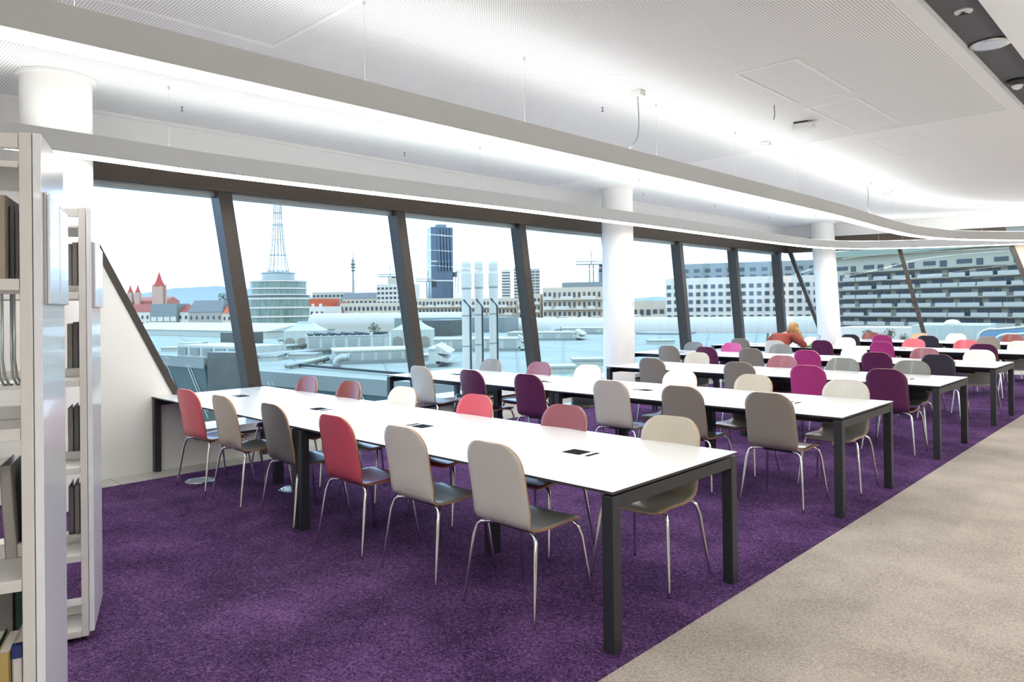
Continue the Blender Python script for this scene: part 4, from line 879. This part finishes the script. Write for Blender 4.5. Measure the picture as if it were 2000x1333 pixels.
crane(762, 541, 560, -22, 10, 420, 'small tower crane above the white apartment tower'); crane(836, 550, 580, -24, 12, 430, 'tower crane left of the dark skyscraper'); crane(892, 532, 580, -4, 26, 520, 'tower crane right of the dark skyscraper')
# big white slab right of the middle column
housing('low grey housing block with long balconies right of the middle column', 1196, 176, 1312, 172, 588, 3, 9, .93, .55, ww=.6)
housing('tall white housing slab with scattered windows behind the fifth to seventh mullions', 1300, 160, 1602, 148, 541, 5, 20, .958, .633, False, whitem, wh=.5, ww=.55)
housing('set back grey top storeys of the tall white housing slab', 1330, 172, 1600, 160, 512, 2, 12, .97, .86, False, steelg, name='roof_storey')
# large balcony block beyond the far windows
A, B, Ln, ang = locate(1634, 128, 2080, 96); zt = zat(1634, 503, A); t = thing('terrace_block', 'huge pale housing block with eight rows of stepped balconies beyond the far windows', 'building', (A.x, A.y, GZ), ang, 'long housing blocks'); H = zt-GZ
obj('wall', bx(0, Ln, 0, 14, 0, H), xm('terrace_wall', s2l(186, 194, 186)), t)
obj('roof_edge', bx(-.6, Ln, -1.0, 14, H-.2, H+.9), xm('roof_green', s2l(150, 172, 164)), t)
sz = 1.42*.98; fl = 1.42
fl = (zat(1700, 519, A+(B-A)*.15)-zat(1700, 536, A+(B-A)*.15)) if False else 2.05*.71
step = 16.4*128/FPX; winA = winmesh(1.35, step*.42, winm); winB = winmesh(.75, step*.66, winm); WL = []
for j in range(9):
    zb_ = H-2.2-step*j
    o = obj('balcony', bx(-.2 if j else 3, Ln, -1.5, 0, zb_-step*.5-.12, zb_-step*.5+.06), xm('slab_grey', s2l(160, 166, 164)), t)
    bm = bmesh.new(); r_ = random.Random(j); x = 2.6
    if j:
        while x < Ln-.5:
            w_ = r_.choice((2.4, 3.2, 4.0)); box(bm, x, min(Ln, x+w_), -1.6, -1.45, zb_-step*.5, zb_-step*.5+step*.42); x += w_+r_.choice((.7, 1.0, .2))
        obj('parapet', bm, xm('parapet_pale', s2l(190, 200, 202)), o)
    x = 1.3; k = 0
    while x < Ln-1:
        w_, h_, dz = [(2.2, .42, .08), (.9, .62, -.03), (1.9, .42, .08), (1.0, .62, -.03)][(k+j) % 4]
        WL.append((x, zb_+step*dz, w_, step*h_)); x += [1.75, 2.5, 1.7, 2.7][(k+j) % 4]+(.5 if j == 0 else 0); k += 1
WL.sort(key=lambda q: -q[0]); mcache = {}
for q in WL[:99]:
    kk = (q[2], round(q[3], 3))
    if kk not in mcache: mcache[kk] = winmesh(q[2], q[3], winm)
    oo = bpy.data.objects.new('window', mcache[kk]); C.objects.link(oo); oo.parent = t; oo.location = (q[0], 0, q[1])
bm = bmesh.new(); [box(bm, q[0]-q[2]/2, q[0]+q[2]/2, -.12, .02, q[1]-q[3]/2, q[1]+q[3]/2) for q in WL[99:]]
o = obj('window_rest', bm, winm, t); o['kind'] = 'stuff'
bm = bmesh.new(); [box(bm, Ln*f, Ln*f+1.2, 4, 6, H+.9, H+2.0) for f in (.05, .12, .8)]; obj('roof_vent', bm, steelg, t)
# low structures and trees under it
building('low_pavilion', 'low white pavilion band behind the far table row', 'building', 1636, 92, 1790, 86, 640, RZ-4, 6, whitem, 1, 14, .5, .1, .7, .8, glassg)
t, Ln, H = building('pale_hall', 'pale blue sheet hall with a small dome beyond the far windows', 'hall', 1780, 74, 1930, 70, 636, RZ-4, 10, steelw)
bm = bmesh.new(); lathe(bm, [(.85, 0), (.75, .3), (.45, .55), (.1, .62)], (Ln*.52, 1.5, H-.05), 24); obj('dome', bm, whitem, t, smooth=True)
A, B, Ln, ang = locate(1903, 62, 2060, 58); t = thing('glass_ramp', 'curved blue glazed ramp with white handrails at the right picture edge', 'ramp', (A.x, A.y, RZ-3), ang); Zr = zat(1903, 643, A)-RZ+3
for q, (x0, dy, dz) in enumerate(((0, .8, 0), (1.5, -.8, -.35))):
    pts_ = smoothpath([(x0, dy, Zr-1.3+dz), (x0+.15, dy, Zr-.5+dz), (x0+.8, dy, Zr-.05+dz), (x0+2.2, dy, Zr+.05+dz), (Ln+3, dy, Zr+.9+dz)], 6)
    obj('handrail', tube(bmesh.new(), pts_, .10, 8), whitem, t, smooth=True); bm = bmesh.new()
    hull8(bm, [tuple(p+Vector((0, .03, -.1))) for p in pts_]+[(Ln+3, dy+.03, 0), (x0, dy+.03, 0)], [tuple(p+Vector((0, -.03, -.1))) for p in pts_]+[(Ln+3, dy-.03, 0), (x0, dy-.03, 0)]); obj('glass_panel', bm, xm('ramp_glass', s2l(112, 160, 196), rough=.15), t)
def tree(px, py_, D, wpx, zb, lab, kind='deciduous_tree', dens=160):
    A = W(px, py_, D); zt = A.z; t = thing(kind, lab, 'tree', (A.x, A.y, zb), 0, 'trees outside'); R = wpx*D/FPX/2; H = zt-zb; r_ = random.Random(int(px)); bm = bmesh.new()
    for k in range(dens):
        while True:
            v = Vector((r_.uniform(-1, 1), r_.uniform(-1, 1), r_.uniform(-1, 1)))
            if v.length < 1: break
        c = Vector((v.x*R, v.y*R, H-R*1.05+v.z*R)); s = R*r_.uniform(.10, .2)
        vs = [bm.verts.new(c+Vector((r_.uniform(-s, s), r_.uniform(-s, s), r_.uniform(-s, s)))) for _ in range(4)]
        for f in ((0, 1, 2), (0, 1, 3), (1, 2, 3), (0, 2, 3)): bm.faces.new([vs[i] for i in f])
    obj('foliage', bm, treem, t); obj('trunk', tube(bmesh.new(), [(0, 0, 0), (0, 0, H-R*.6)], max(.12, R*.08), 6), trunkm, t)
for a in [(538, 636, 150, 26, GZ, 'round tree at the foot of the round glass tower'), (731, 629, 130, 24, RZ, 'small tree beside the long silver hall, left of the right cooling tower'), (437, 571, 420, 22, GZ, 'bare brown tree above the orange roof by the second mullion'),
          (1695, 641, 60, 22, RZ-4, 'leftmost small tree beyond the far windows'), (1738, 640, 58, 22, RZ-4, 'middle small tree beyond the far windows'), (1720, 650, 56, 26, RZ-4, 'low bushy tree between the two small trees'), (1880-25, 652, 56, 14, RZ-4, 'small tree left of the pale blue hall'), (1765, 652, 57, 20, RZ-4, 'bushy tree right of the middle small tree'), (1665, 655, 56, 20, RZ-4, 'low bush beside the far corner column')]: tree(*a)
# distant hills
bm = bmesh.new(); n_ = 40; A0 = W(-900, 600, 5200); B0 = W(2600, 600, 5200); prev_ = None
for k in range(n_+1):
    p = A0+(B0-A0)*k/n_; h = 50+40*math.sin(k*.5)+25*math.sin(k*1.3+1); h += 95*max(0, 1-abs(k/n_-.34)/.16)
    r4 = [bm.verts.new((p.x, p.y, GZ)), bm.verts.new((p.x-80, p.y+80, h)), bm.verts.new((p.x-1200, p.y+1200, GZ))]
    if prev_:
        for q in range(2): bm.faces.new((prev_[q], prev_[q+1], r4[q+1], r4[q]))
    prev_ = r4
o = obj('distant_hill', bm, xm('hill_haze', s2l(150, 176, 192)), smooth=True); tagp(o, 'low haze blue hills along the horizon behind the city', 'hill', None, 'structure')  # blue of the distance haze is put into the hill colour
# ------------------------------------------------------------------ world + colour
w = bpy.data.worlds.new('world'); bpy.context.scene.world = w; w.use_nodes = True; N = w.node_tree.nodes; L = w.node_tree.links
bg_ = N['Background']; tc = N.new('ShaderNodeTexCoord'); mp = N.new('ShaderNodeMapping'); mp.inputs['Scale'].default_value = (1.2, 1.2, 9)
n = N.new('ShaderNodeTexNoise'); n.inputs['Scale'].default_value = 2.2; n.inputs['Detail'].default_value = 5; rp = N.new('ShaderNodeValToRGB')
rp.color_ramp.elements[0].position = .38; rp.color_ramp.elements[1].position = .62
rp.color_ramp.elements[0].color = (.41, .61, 1.0, 1); rp.color_ramp.elements[1].color = (.58, .76, 1.0, 1)
L.new(tc.outputs['Generated'], mp.inputs[0]); L.new(mp.outputs[0], n.inputs[0]); L.new(n.outputs[0], rp.inputs[0]); L.new(rp.outputs[0], bg_.inputs[0])
bg_.inputs['Strength'].default_value = 3.0
sc = bpy.context.scene
sc.view_settings.view_transform = 'Standard'; sc.view_settings.look = 'None'; sc.view_settings.gamma = 1; sc.view_settings.exposure = .52; sc.view_settings.use_curve_mapping = False
sc.render.engine = 'CYCLES'; sc.cycles.use_denoising = True; sc.cycles.max_bounces = 8; sc.cycles.diffuse_bounces = 5; sc.cycles.glossy_bounces = 4; sc.cycles.transparent_max_bounces = 12
sc.cycles.sample_clamp_indirect = 8; sc.cycles.caustics_reflective = False; sc.cycles.caustics_refractive = False
